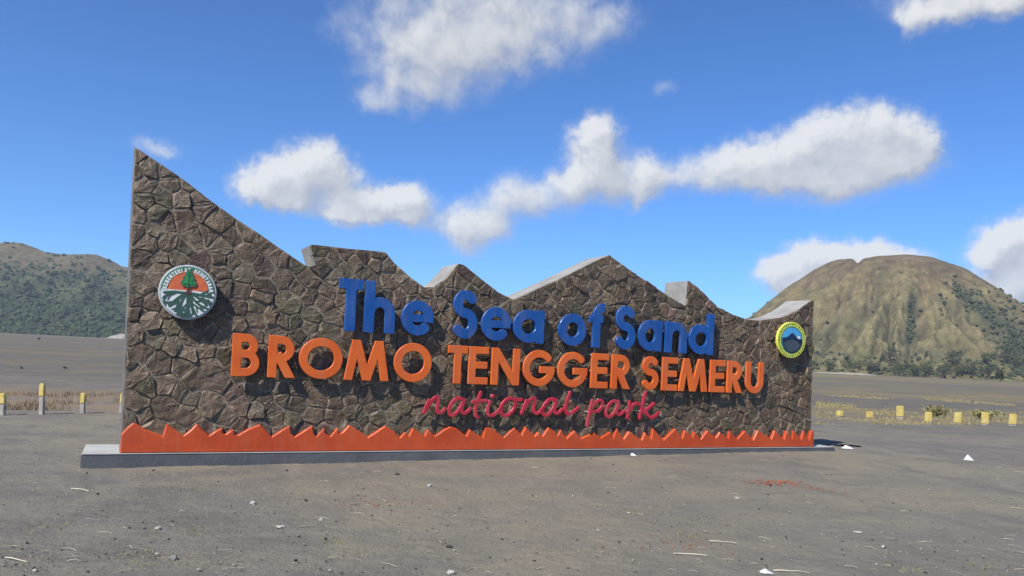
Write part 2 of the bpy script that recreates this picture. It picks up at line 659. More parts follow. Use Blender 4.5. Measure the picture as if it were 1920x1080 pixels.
def build_hill():
    YR, YB = 2000.0, 1500.0
    px = [-900, -400, -150, 0, 35, 60, 80, 120, 180, 200, 220, 245, 330, 450, 560, 640, 720, 900]
    py = [520, 440, 455, 455, 454, 463, 473, 477, 478, 486, 498, 501, 514, 548, 585, 615, 655, 668]
    xr, zr = [], []
    for a, b in zip(px, py):
        q = at_depth(a, b, YR)
        xr.append(q.x)
        zr.append(max(q.z, -3))
    xs = np.linspace(-2700, -100, 300)
    ys = np.linspace(1380, 2500, 150)
    X, Y = np.meshgrid(xs, ys)
    # the foot of the hill seen under the photo's tree line
    t = (Y - YB) / (YR - YB)
    R = np.interp(X, xr, zr)
    prof = np.where(t < 1, np.clip(t, 0, 1) ** 0.85, 1 - 0.9 * sstep(t, 1.0, 2.0))
    spur = fbm(X * .0065, Y * .0022 + 3, 4, .5)
    rid = fbm(X * .018 + 5, Y * .006, 4, .55)
    Z = R * prof + (spur * 34 + rid * 15) * np.clip(t * 2.2, 0, 1) * np.clip((1.05 - t) * 2.2, 0.05, 1) * np.clip(R / 90, 0, 1)
    Z = np.where(t < 0, -2.0, Z)
    # colour of the ground itself: grass towards the crest, scrub below
    hgt = np.clip(Z / 170, 0, 1)
    g = np.clip(hgt * 1.2 - .25 + .5 * fbm(X * .01, Y * .01, 4), 0, 1)[..., None]
    c = (1 - g) * np.array([.046, .063, .034]) + g * np.array([.120, .126, .062])
    top = np.clip((hgt - .72) * 3 + fbm(X * .02, Y * .02, 3) * .7, 0, 1)[..., None] * .7
    c = (1 - top) * c + top * np.array([.16, .115, .072])
    V = np.stack([X.ravel(), Y.ravel(), Z.ravel()], 1)
    me = mesh_np('hill', V, grid_faces(*X.shape), True, c.reshape(-1, 3), 4)
    link('hill', me, M_mount, kind='structure')
    # wood on its flank
    pts, sz, cs = [], [], []
    n = 0
    while n < 5200:
        x = RNG.uniform(-1650, -560)
        y = YB + 500 * RNG.uniform(0, 1) ** 1.35
        ix = np.searchsorted(xs, x) - 1
        iy = np.searchsorted(ys, y) - 1
        z = Z[iy, ix]
        if RNG.uniform() < np.clip((z - 70) / 130, 0, .86) + (.25 if perlin(x * .02, y * .02) > .15 else 0):
            continue
        s = RNG.uniform(3.0, 7.5) * (1.0 if z < 60 else .7)
        pts.append((x, y, z + s * .3))
        sz.append(s)
        k = RNG.uniform()
        cs.append((.038 + .018 * k, .056 + .022 * k, .028 + .008 * k))
        n += 1
    lumps_mesh('hillside_forest', pts, sz, cs, M_lump, .95)
    # pale bank at the foot
    bank('sand_bank', 195, 240, 612, 627, 1420)


def bank(name, x0, x1, ytop, ybot, Y):
    a, b = at_depth(x0, ybot, Y), at_depth(x1, ybot, Y)
    hh = at_depth(x0, ytop, Y).z - a.z
    n = 40
    V, Fc = [], []
    for i in range(n):
        t = i / (n - 1)
        x = a.x + (b.x - a.x) * t
        h = hh * (math.sin(math.pi * min(1, t * 1.1 + .02)) ** .5) * (1 + .3 * float(perlin(t * 7, 1.5))) * (0.35 + .65 * t)
        for (dy, z) in ((0, -1), (hh * .8, h * .7), (hh * 1.6, h), (hh * 3, -1)):
            V.append((x, Y + dy + 2 * float(perlin(t * 9, dy)), z))
    Fc = grid_faces(n, 4)
    me = mesh_np(name, V, Fc, True, None, 4)
    link(name, me, M_bank, kind='structure')


build_hill()

CONE = at_depth(1685, 700, 1500.0)
CONE.z = 0


def build_cone():
    cx, cy = CONE.x, CONE.y
    xs = np.linspace(-640, 640, 430)
    ys = np.linspace(-640, 420, 340)
    X, Y = np.meshgrid(xs, ys)
    r = np.hypot(X, Y)
    dist = math.hypot(cx, cy)
    vx, vy = cx / dist, cy / dist               # line of sight
    A = X * vy - Y * vx                         # to the right of it
    ph = np.arctan2(A, -(X * vx + Y * vy))      # 0 faces the viewer

    def prof(pts):
        out = []
        for (a, b) in pts:
            r_ = ray(a, b)
            t_ = dist / (r_.x * vx + r_.y * vy)
            out.append((r_.x * t_ * vy - r_.y * t_ * vx, EYE.z + r_.z * t_))
        return np.array(out)
    left = prof([(1555, 495), (1520, 513), (1480, 540), (1440, 568), (1409, 597), (1372, 620), (1330, 643), (1280, 664), (1220, 678)])
    summit = prof([(1540, 502), (1555, 495), (1575, 491), (1600, 490), (1612, 491), (1625, 491), (1650, 485), (1700, 481), (1745, 481), (1780, 489), (1810, 505), (1830, 517)])
    right = prof([(1810, 505), (1850, 530), (1890, 557), (1920, 577), (1975, 618), (2040, 660), (2110, 694), (2190, 714), (2270, 726)])
    notch = prof([(1612, 497)])[0][0]
    wob = 1 + .05 * fbm(np.cos(ph) * 1.4 + 3, np.sin(ph) * 1.4, 3)
    rr = r * wob
    # left and right flanks, and the uneven summit, as they stand in the picture
    lr = [0] + list(-left[:, 0]) + [640]
    lz = [left[0, 1]] + list(left[:, 1]) + [-5]
    qr = [0] + list(right[:, 0]) + [640]
    qz = [right[0, 1]] + list(right[:, 1]) + [-5]
    RT0 = .5 * (lr[1] + qr[1])
    sd = .5 + .5 * np.sin(ph)
    sd = sd * sd * (3 - 2 * sd)
    re = np.where(np.abs(np.sin(ph)) > .8, r, rr)
    re = r + (rr - r) * (1 - sstep(np.abs(np.sin(ph)), .6, .95))
    Z = np.interp(re, lr, lz) * (1 - sd) + np.interp(re, qr, qz) * sd
    T = np.interp(A, summit[:, 0], summit[:, 1])
    edge = np.where(A < 0, lr[1], qr[1])
    edge = lr[1] * (1 - sd) + qr[1] * sd
    rim = np.interp(edge, lr, lz) * (1 - sd) + np.interp(edge, qr, qz) * sd
    k = np.clip(r / edge, 0, 1) ** 2.6
    Z = np.where(r < edge, T * (1 - k) + np.minimum(T, rim) * k, Z)
    for _ in range(4):
        Z[1:-1, 1:-1] = (Z[1:-1, 1:-1] * 2 + Z[:-2, 1:-1] + Z[2:, 1:-1] + Z[1:-1, :-2] + Z[1:-1, 2:]) / 6
    Z -= 9 * np.exp(-((A - notch) / 7) ** 2) * (1 - sstep(r, 120, 190))
    fall = sstep(r, 110, 270) * (1 - sstep(r, 430, 600)) * (1 - .85 * sstep(np.abs(np.sin(ph)), .70, .97))
    warp = .40 * fbm(X * .009, Y * .009, 4)
    n1 = perlin(ph * 2.5 + warp * 1.6 + 11.2, r * .0042 + 4)
    n2 = perlin(ph * 5.6 + warp * 2.6 + 3.7, r * .007 + 1)
    n3 = perlin(ph * 17 + warp * 2, r * .008)
    v1 = np.exp(-np.abs(n1 / .11))
    v2 = np.exp(-np.abs(n2 / .13))
    v3 = np.exp(-(n3 / .2) ** 2)
    Z += fall * (-34 * v1 - 17 * v2 - 6.0 * v3 + 8 + 12 * n1 + 6 * n2 + 2 * n3)
    Z += 2.2 * fbm(X * .03, Y * .03, 4, .55) * sstep(r, 20, 100) * (1 - sstep(r, 480, 620))
    # the spurs that show on its near face, and the gullies between them
    pa, pb = to_px(np.stack([X.ravel() + cx, Y.ravel() + cy, Z.ravel()], 1))
    pa, pb = pa.reshape(X.shape), pb.reshape(X.shape)
    near = (X * vx + Y * vy) < 20
    spur_m = np.zeros(X.shape)
    for line, amp, wd in (([(1668, 560), (1640, 610), (1600, 655), (1566, 694)], 9, 9), ([(1622, 612), (1648, 655), (1660, 694)], 7, 8),
                          ([(1745, 575), (1775, 610), (1818, 650), (1840, 672)], 10, 9), ([(1742, 575), (1748, 625), (1738, 690)], 9, 9),
                          ([(1790, 552), (1830, 590), (1880, 625), (1925, 662)], 10, 10), ([(1700, 520), (1694, 570), (1676, 640), (1680, 690)], 8, 9),
                          ([(1716, 560), (1709, 610), (1703, 690)], -12, 7), ([(1765, 555), (1800, 610), (1830, 640)], -9, 6),
                          ([(1588, 560), (1560, 610), (1545, 660)], -7, 9), ([(1650, 520), (1630, 580), (1590, 640)], -7, 8),
                          ([(1800, 545), (1850, 585), (1925, 625)], -10, 9)):
        dm = np.full(X.shape, 1e9)
        wob_ = 5 * fbm(pb * .03, pa * .01, 2)
        for (x0, y0), (x1, y1) in zip(line, line[1:]):
            L2 = (x1 - x0) ** 2 + (y1 - y0) ** 2
            u = np.clip(((pa - x0) * (x1 - x0) + (pb - y0) * (y1 - y0)) / L2, 0, 1)
            dm = np.minimum(dm, np.hypot(pa + wob_ - x0 - u * (x1 - x0), pb - y0 - u * (y1 - y0)))
        e = np.exp(-np.abs(dm / wd) ** 1.3) * near
        Z += amp * e
        spur_m += np.sign(amp) * e
    # dry grass, bare earth, gully scrub; relief shading painted in, crests paler, gullies darker
    g = fbm(X * .012, Y * .012, 5)[..., None]
    c = np.array([.188, .146, .070]) * (1 + .35 * g) + np.array([.0, .0, .0])
    c = c * (1 + .38 * fbm(ph * 22 + warp * 3, r * .011, 5, .6)[..., None] + .22 * fbm(X * .09, Y * .09, 3)[..., None])
    red = np.clip((Z - 150) / 60 + 1.2 * fbm(X * .02 + 9, Y * .02, 3), 0, 1)[..., None] * .55
    c = (1 - red) * c + red * np.array([.140, .100, .066])
    gr = np.clip(.9 * fbm(X * .016 - 4, Y * .016 + 7, 4) + .85 * (1 - Z / 160), 0, 1)[..., None] * .75
    c = (1 - gr) * c + gr * np.array([.112, .122, .050])
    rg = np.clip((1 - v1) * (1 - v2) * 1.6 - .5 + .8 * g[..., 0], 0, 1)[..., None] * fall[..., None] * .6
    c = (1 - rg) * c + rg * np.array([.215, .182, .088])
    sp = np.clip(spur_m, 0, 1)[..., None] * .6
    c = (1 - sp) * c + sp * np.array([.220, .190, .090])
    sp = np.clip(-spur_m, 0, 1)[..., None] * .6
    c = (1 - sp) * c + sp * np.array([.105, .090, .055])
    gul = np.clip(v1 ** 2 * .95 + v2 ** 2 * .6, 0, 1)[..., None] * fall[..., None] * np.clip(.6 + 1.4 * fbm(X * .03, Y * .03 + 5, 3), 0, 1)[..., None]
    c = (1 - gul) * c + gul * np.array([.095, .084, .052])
    V = np.stack([X.ravel() + cx, Y.ravel() + cy, Z.ravel()], 1)
    # scrub
    pxx, pyy = to_px(V)
    low = (Z.ravel() > 2)
    front = ((X * vx + Y * vy).ravel() < 60)
    right = (pxx - 1800) * .84 - (pyy - 540)            # >0 : above the band's lower edge
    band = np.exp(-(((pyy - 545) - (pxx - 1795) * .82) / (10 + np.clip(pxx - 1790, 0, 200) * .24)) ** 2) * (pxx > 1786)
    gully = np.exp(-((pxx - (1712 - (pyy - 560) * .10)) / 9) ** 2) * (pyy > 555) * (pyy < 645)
    gully2 = np.exp(-((pxx - (1772 - (pyy - 520) * .10)) / 6) ** 2) * (pyy > 520) * (pyy < 600) * .4
    base = sstep(pyy, 648, 686) * 1.0 * np.clip(.5 + 1.4 * fbm(V[:, 0] * .02, V[:, 1] * .02, 3), 0, 1)
    base = np.maximum(base, sstep(pxx, 1850, 1900) * sstep(pyy, 640, 665) * .7)
    wgt = (2.6 * band + 1.6 * gully + gully2 + base + .002 + .14 * gul.ravel()) * low * front
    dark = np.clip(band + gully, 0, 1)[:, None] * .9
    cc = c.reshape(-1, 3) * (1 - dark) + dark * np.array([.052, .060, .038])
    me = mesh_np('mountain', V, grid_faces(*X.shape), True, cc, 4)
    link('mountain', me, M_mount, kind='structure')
    idx = RNG.choice(len(V), 5600, p=wgt / wgt.sum())
    jit = RNG.uniform(-3, 3, (len(idx), 2))
    pts, sz, cs = [], [], []
    for i, j in zip(idx, jit):
        s = RNG.uniform(1.2, 3.4)
        pts.append((V[i, 0] + j[0], V[i, 1] + j[1], V[i, 2] + s * .3))
        sz.append(s)
        k = RNG.uniform()
        cs.append((.048 + .035 * k, .060 + .035 * k, .030 + .014 * k))
    lumps_mesh('mountain_scrub', pts, sz, cs, M_lump, .85)
    return X, Y, Z


CX, CY, CZ = build_cone()
bank('sand_bank', 1526, 1660, 697, 702, 760)


def cone_h(x, y):
    i = int(np.clip(np.searchsorted(CX[0], x - CONE.x), 0, CX.shape[1] - 1))
    j = int(np.clip(np.searchsorted(CY[:, 0], y - CONE.y), 0, CX.shape[0] - 1))
    return max(float(CZ[j, i]), 0.0)


# ------------------------------------------------------------------ stone sign
SIGN = empty('stone_sign', W(LEN / 2, 0.0), 'long dark stone wall sign with peaked top and big blue and orange lettering', 'sign')
SIGN['kind'] = 'thing'
SIGN_INV = Matrix.Translation(W(LEN / 2, 0.0)).inverted()


def local(P):
    return SIGN_INV @ P


TOP_PX = [(254, 277), (258, 278.5), (320, 319.5), (344, 336), (398, 378), (440, 408), (482, 435), (529, 468), (573, 497.5), (592, 504),
          (594, 500), (582, 459.5), (590, 458.5), (654, 466), (700, 470), (724, 473), (740, 493), (771, 520.5), (796, 538.6), (811, 538.6),
          (831, 526), (849, 507), (860, 494), (871, 497), (907, 526), (935, 548), (964, 562), (1000, 545), (1064, 516), (1128, 484),
          (1143, 478), (1157, 488), (1187, 510), (1222, 533), (1257, 557), (1284, 573), (1288, 571), (1291, 526), (1306, 536), (1332, 562.5),
          (1347, 576), (1373, 589), (1402, 599), (1426, 601), (1467, 595), (1496, 582), (1513, 570), (1522, 562.5), (1526, 564)]
P_ST = 0.04
TOP = [uv(x, y, P_ST) for x, y in TOP_PX]
SL0 = uv(231, 800, P_ST)[0]
SR0 = uv(1521, 805, P_ST)[0]
# left edge leans very slightly, as in the photo
OUT = [(SL0, ZP)] + TOP + [(SR0, ZP)]
OUT[0] = (SL0 - .01, ZP)
THICK = 0.62


def extrude(name, loops, p0, p1, mat, parent, ch=0.0, tint=None, tf=None):
    """outline loops (s,z), outer and holes, given depth from p0 (wall) to p1 (front) with a chamfered front edge"""
    V, Fc = [], []
    fronts = []
    for lp in loops:
        n = len(lp)
        L = np.array(lp, float)
        d1 = L - np.roll(L, 1, 0)
        d2 = np.roll(L, -1, 0) - L
        n1 = np.stack([d1[:, 1], -d1[:, 0]], 1)
        n2 = np.stack([d2[:, 1], -d2[:, 0]], 1)
        n1 /= np.maximum(np.linalg.norm(n1, axis=1, keepdims=True), 1e-9)
        n2 /= np.maximum(np.linalg.norm(n2, axis=1, keepdims=True), 1e-9)
        nn = n1 + n2
        nn /= np.maximum(np.linalg.norm(nn, axis=1, keepdims=True), .5)
        I = L - nn * ch                       # outward normal of a CCW outer / CW hole is (dy,-dx)
        o = len(V)
        for q in L:
            V.append((q[0], q[1], p0))
        for q in L:
            V.append((q[0], q[1], p1 - ch))
        for i in range(n):
            j = (i + 1) % n
            Fc.append((o + i, o + j, o + n + j, o + n + i))
        if ch > 0:
            for q in I:
                V.append((q[0], q[1], p1))
            for i in range(n):
                j = (i + 1) % n
                Fc.append((o + n + i, o + n + j, o + 2 * n + j, o + 2 * n + i))
            fronts.append((o + 2 * n, n))
        else:
            fronts.append((o + n, n))
    polys = [[Vector((V[o + i][0], V[o + i][1], 0)) for i in range(n)] for o, n in fronts]
    flat = [o + i for o, n in fronts for i in range(n)]
    for tr in tessellate_polygon(polys):
        a, b, c = (flat[k] for k in tr)
        Fc.append((a, b, c))
    if tf:
        V = [tf(v) for v in V]
    VV = [local(W(v[0], v[1], v[2])) for v in V]
    me = mesh_py(name, VV, Fc, False, tint, recalc=True)
    return link(name, me, mat, parent)


def ccw(lp):
    a = sum(p[0] * q[1] - q[0] * p[1] for p, q in zip(lp, lp[1:] + lp[:1]))
    return lp if a > 0 else lp[::-1]


# concrete body with plain sides and top, and a dark bedding face behind the stones
def slab(name, outline, p0, p1, mat):
    n = len(outline)
    V = [local(W(s, z, p0)) for s, z in outline] + [local(W(s, z, p1)) for s, z in outline]
    Fc = [(i, (i + 1) % n, n + (i + 1) % n, n + i) for i in range(n)]
    tri = tessellate_polygon([[Vector((s, z, 0)) for s, z in outline]])
    for a, b, c in tri:
        Fc.append((a, b, c))
        Fc.append((n + a, n + b, n + c))
    return link(name, mesh_py(name, V, Fc, recalc=True), mat, SIGN)


BODY = [(s - (.02 if i <= 1 else 0), z) for i, (s, z) in enumerate(OUT)]
slab('wall_core', ccw(BODY), -THICK, 0.012, M_conc)
slab('mortar_bed', ccw(OUT), 0.012, 0.026, M_mortar)


# ---- stones: power diagram of scattered centres cut to the wall's outline
def clip(poly, nx, ny, c):
    """keep the side where nx*x+ny*y <= c"""
    out = []
    m = len(poly)
    for i in range(m):
        p, q = poly[i], poly[(i + 1) % m]
        dp, dq = nx * p[0] + ny * p[1] - c, nx * q[0] + ny * q[1] - c
        if dp <= 0:
            out.append(p)
        if (dp < 0 < dq) or (dq < 0 < dp):
            t = dp / (dp - dq)
            out.append((p[0] + (q[0] - p[0]) * t, p[1] + (q[1] - p[1]) * t))
    return out


def area(p):
    return .5 * sum(a[0] * b[1] - b[0] * a[1] for a, b in zip(p, p[1:] + p[:1]))


def inside(p, poly):
    c = False
    j = len(poly) - 1
    for i in range(len(poly)):
        if (poly[i][1] > p[1]) != (poly[j][1] > p[1]):
            if p[0] < (poly[j][0] - poly[i][0]) * (p[1] - poly[i][1]) / (poly[j][1] - poly[i][1]) + poly[i][0]:
                c = not c
        j = i
    return c


def build_stones():
    zb = ZP + .19
    outline = ccw([(SL0, zb)] + TOP + [(SR0, zb)])
    R = random.Random(5)
    smax = max(p[0] for p in TOP)
    pts = []
    tries = 0
    while tries < 26000:
        tries += 1
        s, z = R.uniform(SL0 - .05, smax + .05), R.uniform(zb - .02, 4.0)
        if not inside((s, z), outline):
            continue
        base = .245 - .055 * s / LEN
        rr = base * R.choice((.58, .72, .9, 1.05, 1.3))
        if any((s - a) ** 2 + ((z - b) * 1.08) ** 2 < ((rr + c) * .5) ** 2 for a, b, c in pts):
            continue
        pts.append((s, z, rr))
    PT = np.array(pts)
    cells = []
    for i, (s, z, r) in enumerate(pts):
        d = (PT[:, 0] - s) ** 2 + (PT[:, 1] - z) ** 2
        near = np.argsort(d)[1:22]
        poly = outline
        # limit the outline to the neighbourhood first
        for (nx, ny, c) in ((1, 0, s + .5), (-1, 0, -(s - .5)), (0, 1, z + .5), (0, -1, -(z - .5))):
            poly = clip(poly, nx, ny, c)
        gap = R.uniform(.002, .007)
        for j in near:
            dx, dz = PT[j, 0] - s, PT[j, 1] - z
            L = math.hypot(dx, dz)
            w = (r * r - PT[j, 2] ** 2) * .16
            m = (L * L + w) / (2 * L)
            nx, ny = dx / L, dz / L
            poly = clip(poly, nx, ny, nx * s + ny * z + m - gap)
            if len(poly) < 3:
                break
        if len(poly) < 3 or area(poly) < .004:
            continue
        # drop degenerate neighbours
        q = []
        for p in poly:
            if not q or math.dist(p, q[-1]) > .012:
                q.append(p)
        if len(q) > 2 and math.dist(q[0], q[-1]) < .012:
            q.pop()
        if len(q) >= 3:
            cells.append(q)
    made = []
    for k, q in enumerate(cells):
        # break up the straight edges
        ring = []
        n = len(q)
        for i in range(n):
            a, b = q[i], q[(i + 1) % n]
            L = math.dist(a, b)
            edge_of_wall = False
            c = .09 if L > .06 else .22
            ring.append((a[0] + (b[0] - a[0]) * c, a[1] + (b[1] - a[1]) * c))
            if L > .12:
                nx, ny = (b[1] - a[1]) / L, -(b[0] - a[0]) / L
                o = R.uniform(-.012, .006)
                t = R.uniform(.4, .6)
                ring.append((a[0] + (b[0] - a[0]) * t + nx * o, a[1] + (b[1] - a[1]) * t + ny * o))
            ring.append((b[0] + (a[0] - b[0]) * c, b[1] + (a[1] - b[1]) * c))
        cx = sum(p[0] for p in ring) / len(ring)
        cz = sum(p[1] for p in ring) / len(ring)
        h = R.uniform(.034, .046) + (R.uniform(.008, .022) if R.random() < .3 else 0)
        ta, tb = R.gauss(0, .07), R.gauss(0, .07)
        m = len(ring)
        ch_w = R.uniform(.003, .012)
        V = []
        for (x, z) in ring:
            V.append((x, z, .016))
        for (x, z) in ring:
            e = max(h - .003 + ta * (x - cx) + tb * (z - cz), .029)
            dd = max(math.hypot(cx - x, cz - z), .02)
            ins = min(ch_w, dd * .4) / dd
            V.append((x + (cx - x) * ins, z + (cz - z) * ins, e))
        f = R.uniform(.55, .8)
        for (x, z) in ring:
            xx, zz = cx + (x - cx) * f, cz + (z - cz) * f
            e = max(h + ta * (xx - cx) + tb * (zz - cz) + R.uniform(-.006, .006), .030)
            V.append((xx, zz, e))
        ox, oz = R.uniform(-.03, .03), R.uniform(-.03, .03)
        V.append((cx + ox, cz + oz, h + R.uniform(-.008, .009)))
        Fc = []
        for i in range(m):
            j = (i + 1) % m
            Fc.append((i, j, m + j, m + i))
            Fc.append((m + i, m + j, 2 * m + j, 2 * m + i))
            Fc.append((2 * m + i, 2 * m + j, 3 * m))
        kind = R.random()
        if kind < .55:
            c = np.array((.168, .114, .067))
        elif kind < .75:
            c = np.array((.184, .134, .081))
        elif kind < .88:
            c = np.array((.152, .118, .064))
        else:
            c = np.array((.166, .104, .068))
        c = c * R.uniform(.72, 1.22)
        # paler rims on some edges: sunlit edge highlights painted into the tint
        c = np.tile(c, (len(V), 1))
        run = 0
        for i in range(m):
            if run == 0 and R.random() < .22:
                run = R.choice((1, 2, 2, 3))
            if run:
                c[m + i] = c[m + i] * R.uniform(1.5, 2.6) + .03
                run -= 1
        # size in the photo decides which stones are objects of their own
        p = W(cx, cz, .04)
        made.append((area(ring) / p.y ** 2, V, Fc, c))
    made.sort(key=lambda t: -t[0])
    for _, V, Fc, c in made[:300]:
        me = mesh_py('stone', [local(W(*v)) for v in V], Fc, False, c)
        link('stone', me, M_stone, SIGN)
    rest = made[300:]
    if rest:
        VV, FF, TT, off = [], [], [], 0
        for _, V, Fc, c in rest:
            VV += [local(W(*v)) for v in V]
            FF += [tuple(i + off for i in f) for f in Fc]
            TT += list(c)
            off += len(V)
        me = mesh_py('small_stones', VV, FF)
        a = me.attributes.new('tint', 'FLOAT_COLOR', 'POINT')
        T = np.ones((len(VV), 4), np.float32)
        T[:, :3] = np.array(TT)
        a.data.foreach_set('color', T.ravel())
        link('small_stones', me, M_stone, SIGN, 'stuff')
    print('stones', len(made))


build_stones()

# ---- plinth
PL = 0.135
pl_s0 = uv(152, 850, PL)[0]
pl_s1 = uv(1566, 842, PL)[0]


def beveled_box(name, s0, s1, z0, z1, p0, p1, mat, b=.012):
    bm = bmesh.new()
    vs = [bm.verts.new(local(W(s, z, p))) for s in (s0, s1) for z in (z0, z1) for p in (p0, p1)]
    for f in ((0, 1, 3, 2), (4, 6, 7, 5), (0, 4, 5, 1), (2, 3, 7, 6), (0, 2, 6, 4), (1, 5, 7, 3)):
        bm.faces.new([vs[i] for i in f])
    bmesh.ops.recalc_face_normals(bm, faces=bm.faces)
    bmesh.ops.bevel(bm, geom=bm.edges[:], offset=b, segments=2, affect='EDGES')
    me = bpy.data.meshes.new(name)
    bm.to_mesh(me)
    bm.free()
    return link(name, me, mat, SIGN)


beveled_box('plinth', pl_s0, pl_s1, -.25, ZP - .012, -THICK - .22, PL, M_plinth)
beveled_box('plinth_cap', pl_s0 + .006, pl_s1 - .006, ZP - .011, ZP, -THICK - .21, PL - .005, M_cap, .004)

# ---- orange skirting with a mountain-shaped upper edge
SK = [(227, 815), (238, 802), (250, 793), (256, 795), (272, 805), (290, 812), (305, 818), (309, 806), (313, 795), (327, 805), (344, 817), (358, 806),
      (370, 795), (380, 806), (392, 817), (405, 808), (417, 802), (418, 812), (423, 814), (430, 809), (438, 806), (441, 815), (446, 816), (465, 805),
      (488, 796), (498, 806), (510, 819), (528, 807), (544, 798), (546, 812), (553, 819), (570, 808), (586, 798.5), (589, 813), (593, 819), (608, 803),
      (611, 813), (620, 818), (633, 803.5), (637, 813), (642, 811), (655, 797.5), (669, 805), (690, 820), (708, 808), (723, 798.5), (740, 809), (750, 821),
      (760, 810.5), (767, 818), (775, 803), (797, 818), (803, 805), (816, 818), (830, 808), (844, 799.5), (857, 803), (875, 818), (881, 805), (895, 815),
      (906, 821), (910, 801.5), (924, 804), (945, 820), (965, 801.5), (979, 816), (986, 800), (1003, 818), (1010, 810.5), (1018, 818), (1029, 801.5),
      (1040, 808), (1046, 817), (1052, 806), (1063, 822), (1078, 808), (1090, 822), (1115, 811), (1127, 821), (1145, 810), (1150, 823), (1157, 803), (1170, 823),
      (1180, 809), (1204, 825), (1210, 811), (1222, 824), (1225, 803), (1245, 825), (1267, 804), (1280, 822), (1285, 807), (1300, 820), (1302, 809),
      (1315, 823), (1327, 807), (1343, 821), (1350, 810), (1366, 822), (1369, 808), (1383, 823), (1397, 808), (1413, 825), (1421, 807), (1434, 815), (1447, 823),
      (1453, 807), (1471, 824), (1475, 808), (1486, 824), (1488, 807), (1503, 824), (1507, 808), (1518, 825), (1522, 807), (1527, 809)]
sk = [uv(x, y, PS) for x, y in SK]
sk[0] = (sk[0][0], sk[0][1])
sk_out = ccw([(sk[0][0], ZP + .002)] + sk + [(sk[-1][0], ZP + .002)])
extrude('skirting', [sk_out], 0.0265, PS, M_skirt, SIGN, .015)


# ---- letters as outlines of thick strokes
def arc(cx, cy, rx, ry, a0, a1, n=40):
    return [(cx + rx * math.cos(math.radians(a0 + (a1 - a0) * i / n)), cy + ry * math.sin(math.radians(a0 + (a1 - a0) * i / n))) for i in range(n + 1)]


def sdf(strokes, X, Y):
    D = np.full(X.shape, 9.0)
    for pts, t, capped in strokes:
        m = len(pts) - 1
        best = np.full(X.shape, 9.0)
        for i in range(m):
            (ax, ay), (bx, by) = pts[i], pts[i + 1]
            dx, dy = bx - ax, by - ay
            L = math.hypot(dx, dy)
            if L < 1e-9:
                continue
            u = ((X - ax) * dx + (Y - ay) * dy) / (L * L)
            uc = np.clip(u, 0, 1)
            d = np.hypot(X - ax - uc * dx, Y - ay - uc * dy) - t / 2
            if not capped:
                if i == 0:
                    d = np.where(u < 0, np.maximum(d, -u * L), d)
                    d = np.where(u < 0, np.maximum(-u * L, np.abs((X - ax) * dy - (Y - ay) * dx) / L - t / 2), d)
                if i == m - 1:
                    d = np.where(u > 1, np.maximum((u - 1) * L, np.abs((X - ax) * dy - (Y - ay) * dx) / L - t / 2), d)
            best = np.minimum(best, d)
        D = np.minimum(D, best)
    return D


def contours(D, x0, y0, c):
    """marching squares at level 0 -> closed loops, solid (D<0) on the left"""
    ny, nx = D.shape
    seg = {}
    ins = D < 0
    code = ins[:-1, :-1] * 1 + ins[:-1, 1:] * 2 + ins[1:, 1:] * 4 + ins[1:, :-1] * 8
    J, I = np.nonzero((code > 0) & (code < 15))

    def ept(e):
        k, j, i = e
        if k == 0:
            a, b = D[j, i], D[j, i + 1]
            return (x0 + (i + a / (a - b)) * c, y0 + j * c)
        a, b = D[j, i], D[j + 1, i]
        return (x0 + i * c, y0 + (j + a / (a - b)) * c)
    TAB = {1: [('l', 'b')], 2: [('b', 'r')], 3: [('l', 'r')], 4: [('r', 't')], 5: [('l', 'b'), ('r', 't')], 6: [('b', 't')], 7: [('l', 't')],
           8: [('t', 'l')], 9: [('t', 'b')], 10: [('b', 'r'), ('t', 'l')], 11: [('t', 'r')], 12: [('r', 'l')], 13: [('r', 'b')], 14: [('b', 'l')]}
    for j, i in zip(J, I):
        E = {'b': (0, j, i), 't': (0, j + 1, i), 'l': (1, j, i), 'r': (1, j, i + 1)}
        for a, b in TAB[int(code[j, i])]:
            seg[E[b]] = E[a]
    loops = []
    while seg:
        s0 = next(iter(seg))
        lp = [s0]
        cur = seg.pop(s0)
        while cur != s0 and cur in seg:
            lp.append(cur)
            cur = seg.pop(cur)
        loops.append([ept(e) for e in lp])
    return loops


def simplify(lp, eps):
    P = np.array(lp)
    n = len(P)
    i0 = 0
    i1 = int(np.argmax(np.hypot(*(P - P[0]).T)))

    def dp(a, b):
        idx = [k % n for k in range(a, b + 1)]
        Q = P[idx]
        if len(Q) < 3:
            return [a]
        d = Q[-1] - Q[0]
        L = np.hypot(*d)
        dist = np.abs((Q[:, 0] - Q[0, 0]) * d[1] - (Q[:, 1] - Q[0, 1]) * d[0]) / max(L, 1e-9)
        k = int(np.argmax(dist))
        if dist[k] < eps or k == 0:
            return [a]
        return dp(a, a + k) + dp(a + k, b)
    keep = dp(i0, i1) + dp(i1, n)
    return [tuple(P[k % n]) for k in keep]


